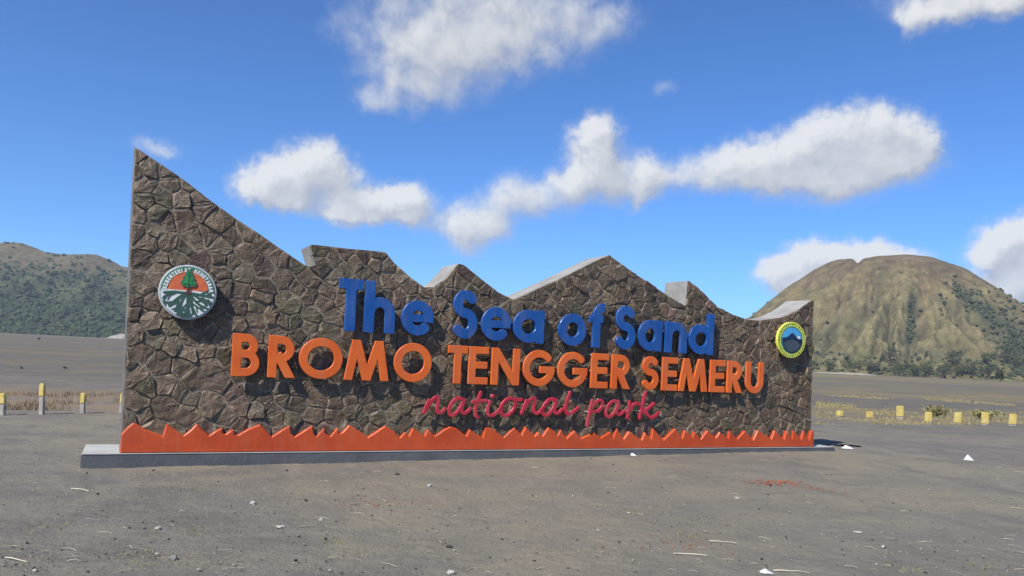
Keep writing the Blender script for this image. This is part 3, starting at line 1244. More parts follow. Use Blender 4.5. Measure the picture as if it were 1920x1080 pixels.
def outline(strokes, box=None, cell=.006, eps=.0016, carve=None):
    xs = [p[0] for s in strokes for p in s[0]]
    ys = [p[1] for s in strokes for p in s[0]]
    tm = max(s[1] for s in strokes)
    x0, x1, y0, y1 = min(xs) - tm, max(xs) + tm, min(ys) - tm, max(ys) + tm
    if box:
        x0, x1, y0, y1 = max(x0, box[0] - 3 * cell), min(x1, box[1] + 3 * cell), max(y0, box[2] - 3 * cell), min(y1, box[3] + 3 * cell)
    X, Y = np.meshgrid(np.arange(x0, x1 + cell, cell), np.arange(y0, y1 + cell, cell))
    D = sdf(strokes, X, Y)
    if box:
        D = np.maximum(D, np.maximum(np.maximum(box[0] - X, X - box[1]), np.maximum(box[2] - Y, Y - box[3])))
    if carve is not None:
        D = np.maximum(D, carve(X, Y))
    D[0, :] = D[-1, :] = 1.0
    D[:, 0] = D[:, -1] = 1.0
    D = np.where(np.abs(D) < 1e-7, 1e-7, D)
    out = []
    for lp in contours(D, x0, y0, cell):
        if len(lp) < 8:
            continue
        s = simplify(lp, eps)
        if len(s) >= 3 and abs(area(s)) > cell * cell * 4:
            out.append(s)
    return out


def islands(loops):
    """group holes with the outer loop that contains them"""
    outer = [l for l in loops if area(l) > 0]
    holes = [l for l in loops if area(l) <= 0]
    res = [[o] for o in outer]
    for h in holes:
        for r in res:
            if inside(h[0], r[0]):
                r.append(h)
                break
    return res


def glyph(ch, w, h, t, xh=None):
    xh = xh or h
    S = []
    e = t * 1.2

    def ln(a, b, tt=t, ext=0.0):
        dx, dy = b[0] - a[0], b[1] - a[1]
        L = math.hypot(dx, dy)
        k = ext / L
        S.append(([(a[0] - dx * k, a[1] - dy * k), (b[0] + dx * k, b[1] + dy * k)], tt, False))

    def cv(p, tt=t):
        S.append((p, tt, False))
    H = h
    if ch == 'T':
        ln((0, h - t / 2), (w, h - t / 2))
        ln((w / 2, 0), (w / 2, h))
    elif ch in 'hn':
        H = h if ch == 'h' else xh
        ln((t / 2, 0), (t / 2, H))
        rx = (w - t) / 2
        yc = xh - t / 2 - rx * 1.1
        cv(arc(w / 2, yc, rx, rx * 1.1, 180, 0))
        ln((w - t / 2, 0), (w - t / 2, yc))
    elif ch == 'e':
        H = xh
        cv(arc(w / 2, xh / 2, (w - t) / 2, (xh - t) / 2, 0, 318))
        ln((t / 2, xh * .5 - t * .02), (w - t * .06, xh * .5 - t * .02), t * .78)
    elif ch in 'ad':
        H = h if ch == 'd' else xh
        cv(arc(w / 2 - t * .04, xh / 2, (w - t) / 2, (xh - t) / 2, 0, 360, 60))
        ln((w - t / 2, 0), (w - t / 2, H))
    elif ch == 'o':
        H = xh
        cv(arc(w / 2, xh / 2, (w - t) / 2, (xh - t) / 2, 0, 360, 60))
    elif ch == 'O':
        cv(arc(w / 2, h / 2, (w - t) / 2, (h - t) / 2, 0, 360, 60))
    elif ch == 'f':
        x = t * .95
        r = w - x - t * .1
        cv([(x, 0), (x, h - t / 2 - r)] + arc(x + r, h - t / 2 - r, r, r, 180, 82, 16))
        ln((0, xh - t * .4), (w * .95, xh - t * .4), t * .8)
    elif ch == 'S':
        ru, rl = .47 * (h - t) / 2, .53 * (h - t) / 2
        cv(arc(w * .5, h - t / 2 - ru, (w - t) * .46, ru, 28, 270, 30)[:-1] + arc(w * .5, t / 2 + rl, (w - t) * .5, rl, 90, -152, 30))
    elif ch == 'B':
        ln((t / 2, 0), (t / 2, h))
        m = h * .53
        r1, r2 = (h - t / 2 - m) / 2, (m - t / 2) / 2
        cv([(t / 2, h - t / 2)] + arc(w * .93 - t / 2 - r1, h - t / 2 - r1, r1, r1, 90, -90, 20) + [(t / 2, m)], t * .92)
        cv([(t / 2, m)] + arc(w - t / 2 - r2, t / 2 + r2, r2, r2, 90, -90, 20) + [(t / 2, t / 2)], t * .92)
    elif ch == 'R':
        ln((t / 2, 0), (t / 2, h))
        m = h * .46
        r = (h - t / 2 - m) / 2
        cv([(t / 2, h - t / 2)] + arc(w * .95 - t / 2 - r, h - t / 2 - r, r, r, 90, -90, 20) + [(t / 2, m)], t * .92)
        ln((w * .42, m), (w - t * .55, 0), t, t * .6)
    elif ch == 'M':
        a = w * .25
        ln((t * .52, 0), (a, h), t, e)
        ln((w - t * .52, 0), (w - a, h), t, e)
        ln((a, h), (w / 2, t * .1), t, t * .9)
        ln((w - a, h), (w / 2, t * .1), t, t * .9)
    elif ch == 'E':
        ln((t / 2, 0), (t / 2, h))
        for y in (t * .46, h * .51, h - t * .46):
            ln((t / 2, y), (w if y != h * .51 else w * .94, y), t * .92)
    elif ch == 'N':
        ln((t / 2, 0), (t / 2, h))
        ln((w - t / 2, 0), (w - t / 2, h))
        ln((t * .5, h - t * .2), (w - t * .5, t * .2), t, e)
    elif ch == 'G':
        cv(arc(w / 2, h / 2, (w - t) / 2, (h - t) / 2, 40, 358, 50))
        ln((w * .52, h * .46), (w - t * .06, h * .46), t * .92)
    elif ch == 'U':
        r = (w - t) / 2
        cv([(t / 2, h), (t / 2, t / 2 + r)] + arc(w / 2, t / 2 + r, r, r, 180, 360, 24) + [(w - t / 2, h)])
    elif ch == 'K':
        ln((t / 2, 0), (t / 2, h))
        ln((t / 2, h * .42), (w, h), t, 0)
        ln((w * .35, h * .58), (w, 0), t, 0)
    elif ch == 'A':
        ln((t / 2, 0), (w / 2, h), t, e)
        ln((w - t / 2, 0), (w / 2, h), t, e)
        ln((w * .2, h * .3), (w * .8, h * .3), t * .8)
    elif ch == 'I':
        ln((w / 2, 0), (w / 2, h))
    elif ch == 'H':
        ln((t / 2, 0), (t / 2, h))
        ln((w - t / 2, 0), (w - t / 2, h))
        ln((t / 2, h / 2), (w - t / 2, h / 2))
    return S, (0, w, 0, H)


P_LET = 0.165                    # front face of the letters
BLUE = [('T', 635, 681, 525, 620), ('h', 684, 742, 527, 624), ('e', 753, 814, 563, 631), ('S', 849, 897, 543, 633), ('e', 903, 959, 575, 641),
        ('a', 963, 1021, 580, 645), ('o', 1048, 1100, 590, 652), ('f', 1106, 1133, 566, 648), ('S', 1154, 1193, 573, 659), ('a', 1198, 1242, 599, 660),
        ('n', 1248, 1289, 604, 659), ('d', 1293, 1339, 589, 664)]
ORANGE = [('B', 435, 488, 627, 706), ('R', 503, 555, 630, 708), ('O', 561, 643, 631, 711), ('M', 646, 731, 638, 715), ('O', 739, 810, 642, 718),
          ('T', 840, 877, 647, 718), ('E', 879, 916, 651, 719), ('N', 922, 975, 653, 721), ('G', 981, 1041, 657, 726), ('G', 1046, 1102, 659, 729),
          ('E', 1109, 1141, 663, 727), ('R', 1147, 1183, 666, 728), ('S', 1204, 1236, 668, 732), ('E', 1242, 1271, 671, 733), ('M', 1273, 1328, 673, 735),
          ('E', 1332, 1360, 674, 735), ('R', 1364, 1393, 677, 737), ('U', 1399, 1432, 678, 738)]


def pins(parent, loops, p1, n, clear):
    """short steel stand-offs between the wall and a plate, set where the plate is solid"""
    L = np.array(loops[0])
    a, b = L.min(0), L.max(0)
    P = np.array([p for l in loops for p in l])
    R = random.Random(int(a[0] * 1000))
    got = []
    for _ in range(900):
        q = (R.uniform(a[0], b[0]), R.uniform(a[1], b[1]))
        if not inside(q, loops[0]) or any(inside(q, h) for h in loops[1:]):
            continue
        if np.hypot(P[:, 0] - q[0], P[:, 1] - q[1]).min() < clear * .6:
            continue
        if got and math.dist(q, got[0]) < (b[1] - a[1]) * .35:
            continue
        got.append(q)
        if len(got) == n:
            break
    for (x, z) in got:
        r = .008
        extrude('pin', [[(x + r * math.cos(k), z + r * math.sin(k)) for k in (0, 1.05, 2.09, 3.14, 4.19, 5.24)]], .0185, p1 - .0005, M_greywhite, parent)


def letters(rows, mat, colour, tk, xset='', plate=.04):
    info = []
    for ch, x0, x1, y0, y1 in rows:
        ym = (y0 + y1) / 2
        s0, s1 = uv(x0, ym, P_LET)[0], uv(x1, ym, P_LET)[0]
        xm = (x0 + x1) / 2
        info.append((ch, s0, s1, uv(xm, y1, P_LET)[1], uv(xm, y0, P_LET)[1]))
    sm = np.array([(i[1] + i[2]) / 2 for i in info])
    base = np.polyfit(sm, [i[3] for i in info], 1)
    capi = [k for k, i in enumerate(info) if i[0] not in xset]
    cap = np.polyfit(sm[capi], [info[k][4] for k in capi], 1)
    xi = [k for k, i in enumerate(info) if i[0] in xset]
    xt = np.polyfit(sm[xi], [info[k][4] for k in xi], 1) if xi else None
    for k, (ch, s0, s1, _, _) in enumerate(info):
        z0 = float(np.polyval(base, sm[k]))
        h = float(np.polyval(cap, sm[k])) - z0
        xh = float(np.polyval(xt, sm[k])) - z0 if xt is not None else h
        S, box = glyph(ch, s1 - s0, h, tk * h, xh)
        for isl in islands(outline(S, box)):
            lo = [[(p[0] + s0, p[1] + z0) for p in l] for l in isl]
            o = extrude('letter', lo, P_LET - plate, P_LET, mat, SIGN, .005)
            o['label'] = '%s raised letter %s' % (colour, ch)
            pins(o, lo, P_LET - plate, 2, tk * h * .32)


letters(BLUE, M_blue, 'blue', .20, 'eaon', .05)
letters(ORANGE, M_orange, 'orange', .205, '', .035)

# ---- handwriting line "national park", traced as pen strokes (photo detail coordinates)
SCRIPT = [
    ('n', [[(98, 208), (112, 170), (135, 118)], [(112, 180), (150, 125), (185, 92), (203, 100), (200, 135), (190, 180), (200, 208), (222, 208), (250, 180)]]),
    ('a', [[(385, 112), (345, 100), (305, 125), (278, 175), (278, 218), (300, 230), (335, 210), (372, 155), (388, 112), (368, 175), (372, 212), (395, 212), (432, 180)]]),
    ('t', [[(508, 62), (485, 120), (466, 180), (468, 228), (484, 240)], [(448, 132), (500, 122), (548, 120)]]),
    ('i', [[(572, 128), (555, 180), (556, 222), (584, 232), (618, 212), (648, 180)], [(590, 92), (594, 84)]]),
    ('o', [[(728, 102), (690, 110), (655, 155), (650, 205), (675, 230), (715, 220), (752, 175), (758, 130), (735, 102), (770, 118), (800, 112)]]),
    ('n', [[(802, 212), (818, 165), (838, 120)], [(815, 180), (850, 130), (882, 98), (900, 108), (895, 145), (886, 185), (896, 212), (918, 212), (945, 190)]]),
    ('a', [[(1052, 115), (1015, 105), (978, 130), (952, 178), (952, 218), (974, 230), (1008, 210), (1040, 160), (1054, 115), (1036, 178), (1040, 212), (1064, 212), (1096, 182)]]),
    ('l', [[(1150, 62), (1128, 125), (1116, 180), (1122, 215), (1150, 218), (1182, 198), (1208, 172)]]),
    ('p', [[(1312, 118), (1292, 200), (1272, 300)], [(1296, 190), (1325, 140), (1362, 115), (1388, 125), (1382, 165), (1352, 198), (1312, 200)]]),
    ('a', [[(1500, 128), (1465, 120), (1430, 148), (1408, 195), (1412, 232), (1434, 240), (1464, 218), (1490, 172), (1502, 128), (1486, 190), (1492, 222), (1514, 220), (1542, 195)]]),
    ('r', [[(1580, 130), (1572, 190), (1562, 245)], [(1570, 205), (1600, 155), (1628, 135), (1648, 148)]]),
    ('k', [[(1694, 62), (1672, 150), (1652, 248)], [(1752, 140), (1712, 180), (1676, 200), (1704, 214), (1730, 246), (1762, 236), (1792, 205)]]),
]


def smooth_poly(p, n=2):
    for _ in range(n):
        q = [p[0]]
        for a, b in zip(p, p[1:]):
            q += [(a[0] * .75 + b[0] * .25, a[1] * .75 + b[1] * .25), (a[0] * .25 + b[0] * .75, a[1] * .25 + b[1] * .75)]
        q.append(p[-1])
        p = q
    return p


for ch, sts in SCRIPT:
    S = []
    for st in sts:
        pts = [uv(770 + x * .2604, 720 + y * .2604, P_LET) for x, y in st]
        S.append((smooth_poly(pts), .052, True))
    for k, isl in enumerate(islands(outline(S, None, .005, .0018))):
        o = extrude('letter' if k == 0 else 'letter_dot', isl, P_LET - .03, P_LET, M_red, SIGN, .005)
        pins(o, isl, P_LET - .03, 2, .02)
        o['label'] = 'crimson handwritten letter ' + ch


# ---- round emblems
def ellipse(cs, cz, rs, rz, n=56, a0=0, a1=360):
    full = abs(a1 - a0) >= 360
    m = n if full else n + 1
    return [(cs + rs * math.cos(math.radians(a0 + (a1 - a0) * i / n)), cz + rz * math.sin(math.radians(a0 + (a1 - a0) * i / n))) for i in range(m)]


def sub(name, loops, p0, p1, mat, parent, ch=.0015):
    return extrude(name, loops, p0, p1, mat, parent, ch)


def ring_text(txt, cs, cz, rs, rz, a_start, a_end, size, mat, parent, p0, p1):
    n = len(txt)
    for i, ch in enumerate(txt):
        if ch == ' ':
            continue
        a = math.radians(a_start + (a_end - a_start) * i / (n - 1))
        w, h = size * .62, size
        S, box = glyph(ch, w * (.5 if ch == 'I' else 1), h, size * .26)
        for isl in islands(outline(S, box, size / 40, size / 160)):
            lo = []
            for l in isl:
                q = []
                for x, y in l:
                    x -= w / 2
                    y -= h / 2
                    ta = a - math.pi / 2
                    q.append((cs + rs * math.cos(a) + x * math.cos(ta) - y * math.sin(ta), cz + rz * math.sin(a) + x * math.sin(ta) + y * math.cos(ta)))
                lo.append(q)
            sub('ring_letter', lo, p0, p1, mat, parent, 0.0)


def left_emblem():
    pf = .18
    cs, cz = uv(352.5, 548, pf)
    rs = (uv(407.5, 548, pf)[0] - uv(297.5, 548, pf)[0]) / 2
    rz = (uv(352.5, 497, pf)[1] - uv(352.5, 600, pf)[1]) / 2

    def E(k, **kw):
        return ellipse(cs, cz, rs * k, rz * k, **kw)
    em = extrude('emblem', [E(1.0)], pf - .06, pf, M_greywhite, SIGN, .008)
    pins(em, [E(1.0)], pf - .06, 2, .1)
    em['label'] = 'round tree emblem in green orange and white'
    sub('green_field', [E(.93)], pf + .0005, pf + .004, M_green, em)
    q = lambda x, z: (cs + x * rs, cz + z * rz)
    sub('orange_sky', [ccw(ellipse(cs, cz + .06 * rz, rs * .68, rz * .72, 40, 0, 180))], pf + .0045, pf + .008, M_red2, em)
    # white soil, cut by dark roots
    soil = ccw([(cs + rs * .92 * math.cos(math.radians(a)), cz + rz * .92 * math.sin(math.radians(a))) for a in range(182, 359, 4)]
               + [q(.88, .07), q(.5, .04), q(.2, .07), q(0, .10), q(-.2, .07), q(-.5, .09), q(-.88, .07)])
    sub('white_soil', [soil], pf + .0045, pf + .0075, M_white, em)
    R = random.Random(3)
    roots = []

    def root(x, z, a, L, t, lev):
        pts = [(x, z)]
        aa = a
        n = 7
        for i in range(n):
            aa += R.uniform(-.22, .22)
            x += math.cos(aa) * L / n
            z += math.sin(aa) * L / n
            if x * x + z * z > .84:
                break
            pts.append((x, z))
            if lev < 2 and i in (2, 4):
                root(x, z, aa + R.choice((-.7, .7)), L * .5, t * .72, lev + 1)
        if len(pts) > 1:
            roots.append((smooth_poly([q(*p) for p in pts]), t * rs, True))
    for a in (188, 204, 222, 240, 256, 272, 288, 304, 322, 338, 352):
        root(0, -.02, math.radians(a), .92, .085, 0)
    roots.append(([q(-.80, -.06), q(-.45, -.01), q(-.1, -.04), q(.1, -.05), q(.5, -.08), q(.86, -.13)], .09 * rs, True))
    for isl in islands(outline(roots, None, .003, .001)):
        sub('root', isl, pf + .0078, pf + .0115, M_dgreen, em, 0.0)
    sub('trunk', [ccw([q(-.09, -.08), q(-.035, .12), q(-.03, .4), q(.03, .4), q(.035, .12), q(.10, -.08)])], pf + .012, pf + .016, M_trunkp, em)
    half = [(.03, .84), (.09, .78), (.075, .74), (.15, .66), (.13, .61), (.22, .52), (.19, .47), (.28, .36), (.27, .28), (.20, .20), (.12, .22), (.05, .17)]
    crown = [q(x, z) for x, z in half] + [q(-x, z) for x, z in half[::-1]]
    sub('tree_crown', [ccw(crown)], pf + .0165, pf + .022, M_green, em, .002)
    inner = [(.02, .74), (.06, .62), (.05, .58), (.13, .46), (.11, .42), (.19, .31), (.10, .27), (.03, .30)]
    sub('tree_leaf_cluster', [ccw([q(x, z) for x, z in inner] + [q(-x, z) for x, z in inner[::-1]])], pf + .0225, pf + .026, M_tgreen, em, .002)
    sub('tree_stem', [ccw([q(-.02, .12), q(.02, .12), q(.012, .66), q(-.012, .66)])], pf + .0265, pf + .029, M_dgreen, em, .001)
    ring_text('KEMENTERIAN KEHUTANAN', cs, cz, rs * .80, rz * .81, 172, 8, .052, M_white, em, pf + .0085, pf + .0125)


def right_emblem():
    pf = .18
    cs, cz = uv(1484.5, 637.5, pf)
    rs = (uv(1511, 637, pf)[0] - uv(1457, 637, pf)[0]) / 2
    rz = (uv(1484, 604, pf)[1] - uv(1484, 672, pf)[1]) / 2
    q = lambda x, z: (cs + x * rs, cz + z * rz)
    em = extrude('emblem', [ellipse(cs, cz, rs, rz)], pf - .04, pf, M_yellowp, SIGN, .008)
    pins(em, [ellipse(cs, cz, rs, rz)], pf - .04, 2, .1)
    em['label'] = 'oval yellow ringed emblem with dark mountain under blue sky'
    sub('green_ring', [ellipse(cs, cz, rs * .76, rz * .76)], pf + .0005, pf + .004, M_green, em)
    sub('blue_sky', [ellipse(cs, cz, rs * .69, rz * .69)], pf + .0045, pf + .008, M_skyp, em)
    mt = [(cs + rs * .685 * math.cos(math.radians(a)), cz + rz * .685 * math.sin(math.radians(a))) for a in range(172, 369, 6)]
    mt += [q(.45, .12), q(.3, .16), q(.18, .30), q(.05, .38), q(-.08, .37), q(-.2, .24), q(-.4, .12)]
    sub('dark_mountain', [ccw(mt)], pf + .0085, pf + .012, M_navyp, em)
    sl = [(cs + rs * .6 * math.cos(math.radians(a)), cz + rz * .66 * math.sin(math.radians(a))) for a in range(200, 341, 6)]
    sl += [q(.3, -.05), q(0, .02), q(-.3, -.06)]
    sub('grey_slope', [ccw(sl)], pf + .0125, pf + .016, M_slatep, em)
    sub('white_patch', [ccw([q(.34, .14), q(.46, .06), q(.56, .12), q(.52, .22), q(.42, .24)])], pf + .0125, pf + .017, M_white, em)
    # small letter-like marks round the ring, too small to read
    for i in range(34):
        a = 2 * math.pi * i / 34 + .05
        x, z = .88 * math.cos(a), .88 * math.sin(a)
        r = .022 + .012 * ((i * 7) % 3)
        sub('ring_mark', [ccw([q(x - r, z - .05), q(x + r, z - .05), q(x + r, z + .05), q(x - r, z + .05)])], pf + .0005, pf + .003, M_green, em, 0.0)


left_emblem()
right_emblem()


# ------------------------------------------------------------------ marker posts
def make_post(loc, w, h, cap, rz, label, lean):
    t = empty('marker_post', loc, label, 'post', 'yellow topped posts in a row behind the sign', rz)
    t.rotation_euler = (lean[0], lean[1], rz)

    def part(name, z0, z1, ww, mat, b):
        bm = bmesh.new()
        bmesh.ops.create_cube(bm, size=1.0)
        for v in bm.verts:
            v.co.x *= ww
            v.co.y *= ww
            v.co.z = z0 if v.co.z < 0 else z1
        bmesh.ops.bevel(bm, geom=bm.edges[:], offset=b, segments=2, affect='EDGES')
        for v in bm.verts:
            v.co.x += random.uniform(-.004, .004)
            v.co.y += random.uniform(-.004, .004)
        me = bpy.data.meshes.new(name)
        bm.to_mesh(me)
        bm.free()
        return link(name, me, mat, t)
    part('shaft', -.15, h - cap, w, M_post, .012)
    part('painted_top', h - cap + .001, h, w + .012, M_yellow, .014)


LEFT_POSTS = [(5, 737, 778, 'leftmost post, cut by the frame edge, yellow top on grey shaft', .5),
              (78, 719, 777, 'tallest yellow topped post, second from the left edge', .42),
              (154.5, 737, 775, 'short yellow topped post, third from the left edge', .5),
              (228.5, 737, 774, 'yellow topped post half hidden by the sign wall left end', .5)]
RIGHT_POSTS = [(1574, 770, 781, 'low yellow block post nearest the sign wall right end', .9),
               (1630, 772, 784, 'low yellow post, second to the right of the sign wall', .9),
               (1687, 761, 787, 'tallest of the right yellow posts, with pale worn foot', .78),
               (1740, 772, 793, 'yellow post with a scruffy bush right behind it', .9),
               (1795, 773, 795, 'plain yellow post standing between the two bush posts', .9),
               (1846, 773, 797, 'yellow post in front of a round yellow green shrub', .9),
               (1898, 776, 798, 'rightmost yellow post, beside the right edge', .9)]
rz_w = math.atan2(DV.y, DV.x)
for (x, y0, y1, lab, cf) in LEFT_POSTS + RIGHT_POSTS:
    g = on_ground(x, y1, 0.0)
    gz = float(ground_h(g.x, g.y))
    g.z = gz
    h = (y1 - y0) / F * g.y
    w = (9.5 if x < 900 else 10.5) / F * g.y * .82
    make_post(g, w, h, h * cf, rz_w * .4, lab, (random.uniform(-.03, .03), random.uniform(-.04, .04)))


# ------------------------------------------------------------------ plants
def leaf_cloud(n, blobs, size, cols):
    """n small leaf triangles spread through a set of ellipsoid blobs"""
    V = np.zeros((n, 3, 3))
    T = np.zeros((n, 3, 3))
    w = np.array([b[3] * b[4] * b[5] for b in blobs])
    pick = RNG.choice(len(blobs), n, p=w / w.sum())
    for i in range(n):
        b = blobs[pick[i]]
        d = RNG.normal(size=3)
        d /= np.linalg.norm(d)
        r = RNG.uniform(.25, 1) ** .5
        c = np.array(b[:3]) + d * r * np.array(b[3:6])
        u = RNG.normal(size=3)
        u /= np.linalg.norm(u)
        v = np.cross(u, RNG.normal(size=3))
        v /= np.linalg.norm(v) + 1e-9
        s = size * RNG.uniform(.6, 1.5)
        V[i] = (c - u * s * .5, c + u * s * .5, c + v * s * .8)
        k = RNG.uniform()
        T[i] = np.array(cols[0]) * (1 - k) + np.array(cols[1]) * k
    return V.reshape(-1, 3), np.arange(n * 3).reshape(-1, 3), T.reshape(-1, 3)


def bush(name, loc, w, h, n, leaf, cols, label, cat, group, nb=6):
    t = empty(name, loc, label, cat, group)
    R = random.Random(label)
    blobs = []
    for i in range(nb):
        a = R.uniform(0, 6.28)
        rr = R.uniform(.05, .32) * w
        z = R.uniform(.30, .72) * h
        blobs.append((math.cos(a) * rr, math.sin(a) * rr, z, R.uniform(.18, .30) * w, R.uniform(.18, .30) * w, R.uniform(.20, .30) * h))
    V, Fc, T = leaf_cloud(n, blobs, leaf, cols)
    link('crown', mesh_np('crown', V, Fc, False, T), M_leaf, t)
    # stems
    Vs, Fs = [], []
    for i in range(4):
        b = blobs[i % len(blobs)]
        r0, r1 = .028 * h, .010 * h
        o = len(Vs)
        for k in range(5):
            a = k * 1.2566
            Vs.append((math.cos(a) * r0 + (i - 1.5) * .02 * w, math.sin(a) * r0, -.05 * h))
        for k in range(5):
            a = k * 1.2566
            Vs.append((b[0] + math.cos(a) * r1, b[1] + math.sin(a) * r1, b[2]))
        for k in range(5):
            Fs.append((o + k, o + (k + 1) % 5, o + 5 + (k + 1) % 5, o + 5 + k))
    link('stem', mesh_py('stem', Vs, Fs, True), M_bark, t)
    return t


DK = ((.030, .042, .020), (.085, .098, .045))
OL = ((.060, .068, .026), (.150, .150, .060))
# trees and bushes at the foot of the cone: (x centre, y base, width, height in px, colours, label)
BUSHES = [
    (1668, 693, 34, 30, DK, 'dark tall bush at the cone foot, left of the dark cluster'),
    (1600, 698, 44, 18, OL, 'wide low olive bush at the cone foot nearest the sign'),
    (1556, 696, 26, 16, OL, 'small olive bush just right of the sign wall edge'),
    (1636, 699, 26, 14, OL, 'low olive bush beside the pale bank under the cone'),
    (1686, 705, 40, 22, DK, 'broad dark bush, front left of the bush line'),
    (1716, 706, 30, 18, DK, 'dark rounded bush right of the broad front bush'),
    (1740, 706, 28, 20, OL, 'olive bush in the middle of the bush line'),
    (1765, 709, 34, 22, DK, 'dark bush right of the bush line middle'),
    (1788, 684, 32, 24, DK, 'dark bush set higher on the cone foot than its neighbours'),
    (1800, 710, 30, 18, OL, 'olive low bush under the higher dark bush'),
    (1829, 706, 34, 24, DK, 'thick dark bush in front of the right hand slope'),
    (1853, 710, 26, 26, DK, 'upright dark bush on the right part of the bush line'),
    (1875, 716, 18, 20, DK, 'small dark bush standing forward near the right edge'),
    (1845, 682, 24, 16, OL, 'olive bush on the slope above the upright dark bush'),
    (1880, 680, 38, 34, DK, 'large dark tree clump low on the right slope'),
    (1908, 692, 36, 40, DK, 'large dark tree clump touching the right edge'),
]
for (x, yb, wpx, hpx, cols, lab) in BUSHES:
    # walk along the ray to the cone's skirt
    r = ray(x, yb)
    best = None
    for Y in np.arange(700, 1500, 4.0):
        q = EYE + r * (Y / r.y)
        if q.z <= cone_h(q.x, q.y):
            best = q
            break
    if best is None:
        best = EYE + r * (1050 / r.y)
    k = best.y / F
    best.z = cone_h(best.x, best.y) - .2
    bush('bush', best, wpx * k * 1.2, hpx * k * 1.3, 520, 1.5 * k * 1.6, cols, lab, 'bush', 'bushes along the foot of the cone', 8)

for (x, yb, wpx, hpx, cols, lab) in [
        (1755, 777, 52, 28, ((.15, .135, .055), (.33, .30, .13)), 'scruffy yellow green bush spreading right of its yellow post'),
        (1849, 782, 56, 26, ((.17, .165, .06), (.36, .34, .14)), 'rounded yellow green shrub behind the sixth right post')]:
    g = on_ground(x, yb + 6, 0.0)
    k = g.y / F
    bush('shrub', g, wpx * k, hpx * k * .85, 480, .075, cols, lab, 'shrub', 'shrubs among the right hand posts', 9)

for (x, yb, wpx, hpx, lab) in [(73, 637, 7, 5, 'tiny dark shrub on the far plain under the left hill'),
                               (40, 692, 8, 5, 'small dark shrub on the grey plain at far left'),
                               (123, 692, 9, 4, 'small dark shrub on the grey plain nearer the sign')]:
    g = on_ground(x, yb, 0.0)
    k = g.y / F
    bush('shrub', g, wpx * k, hpx * k * 1.2, 160, wpx * k * .12, DK, lab, 'shrub', 'shrubs on the grey plain', 4)


def blades(name, P, h0, h1, wd, c0, c1, lean=.35):
    n = len(P)
    a = RNG.uniform(0, 2 * math.pi, n)
    h = RNG.uniform(h0, h1, n)
    l = RNG.normal(0, lean, (n, 2)) * h[:, None]
    w = wd * RNG.uniform(.6, 1.4, n)
    dx, dy = np.cos(a) * w / 2, np.sin(a) * w / 2
    z0 = ground_h(P[:, 0], P[:, 1]) - .01
    V = np.zeros((n, 5, 3))
    V[:, 0] = np.stack([P[:, 0] - dx, P[:, 1] - dy, z0], 1)
    V[:, 1] = np.stack([P[:, 0] + dx, P[:, 1] + dy, z0], 1)
    mx, my = P[:, 0] + l[:, 0] * .35, P[:, 1] + l[:, 1] * .35
    V[:, 2] = np.stack([mx + dx * .7, my + dy * .7, z0 + h * .6], 1)
    V[:, 3] = np.stack([mx - dx * .7, my - dy * .7, z0 + h * .6], 1)
    V[:, 4] = np.stack([P[:, 0] + l[:, 0], P[:, 1] + l[:, 1], z0 + h], 1)
    b = np.arange(n)[:, None] * 5
    Fc = np.concatenate([b + np.array([0, 1, 2]), b + np.array([0, 2, 3]), b + np.array([3, 2, 4])])
    k = RNG.uniform(size=(n, 1))
    c = np.array(c0) * (1 - k) + np.array(c1) * k
    T = np.repeat(c, 5, 0)
    link(name, mesh_np(name, V.reshape(-1, 3), Fc, False, T), M_grass, kind='stuff')


def scatter_px(n, x0, x1, y0, y1, thr=None, sc=.8):
    out = []
    while len(out) < n:
        g = on_ground(random.uniform(x0, x1), random.uniform(y0, y1))
        if thr is not None and float(perlin(g.x * sc, g.y * sc)) < thr:
            continue
        out.append((g.x, g.y))
    return np.array(out)


# tan grass behind the left posts, yellow grass round the right posts, thin tufts on the plain
blades('dry_grass', scatter_px(2300, -40, 245, 738, 770, 0.0, .5), .03, .15, .011, (.22, .155, .095), (.33, .245, .15))
blades('dry_grass', scatter_px(6000, 1530, 1930, 766, 797, .05, .35), .03, .12, .018, (.25, .21, .11), (.36, .305, .16))
blades('dry_grass', scatter_px(5000, 1530, 1940, 742, 766, .12, .12), .04, .13, .03, (.25, .21, .115), (.35, .30, .165))
blades('dry_grass', scatter_px(2600, -20, 1940, 850, 1078, .22, 1.3), .006, .035, .006, (.22, .20, .10), (.36, .32, .18), 1.2)
# a few yellow tufts in the foreground
tuft = []
for (x, y, n, r) in ((365, 996, 90, .10), (82, 990, 70, .10), (1190, 962, 70, .12), (1285, 1012, 50, .10), (630, 1018, 40, .08), (1830, 1066, 50, .12), (1700, 1070, 40, .1)):
    g = on_ground(x, y)
    tuft.append(np.stack([RNG.normal(g.x, r, n), RNG.normal(g.y, r, n)], 1))
blades('dry_grass', np.concatenate(tuft), .012, .05, .006, (.22, .20, .06), (.34, .30, .11), .9)


# ------------------------------------------------------------------ gravel, straw and litter on the sand
def small_rock(seed, sub=1):
    bm = bmesh.new()
    bmesh.ops.create_icosphere(bm, subdivisions=sub, radius=1.0)
    r = random.Random(seed)
    for v in bm.verts:
        v.co *= r.uniform(.7, 1.2)
    V = np.array([v.co[:] for v in bm.verts])
    Fc = np.array([[v.index for v in f.verts] for f in bm.faces])
    bm.free()
    return V, Fc


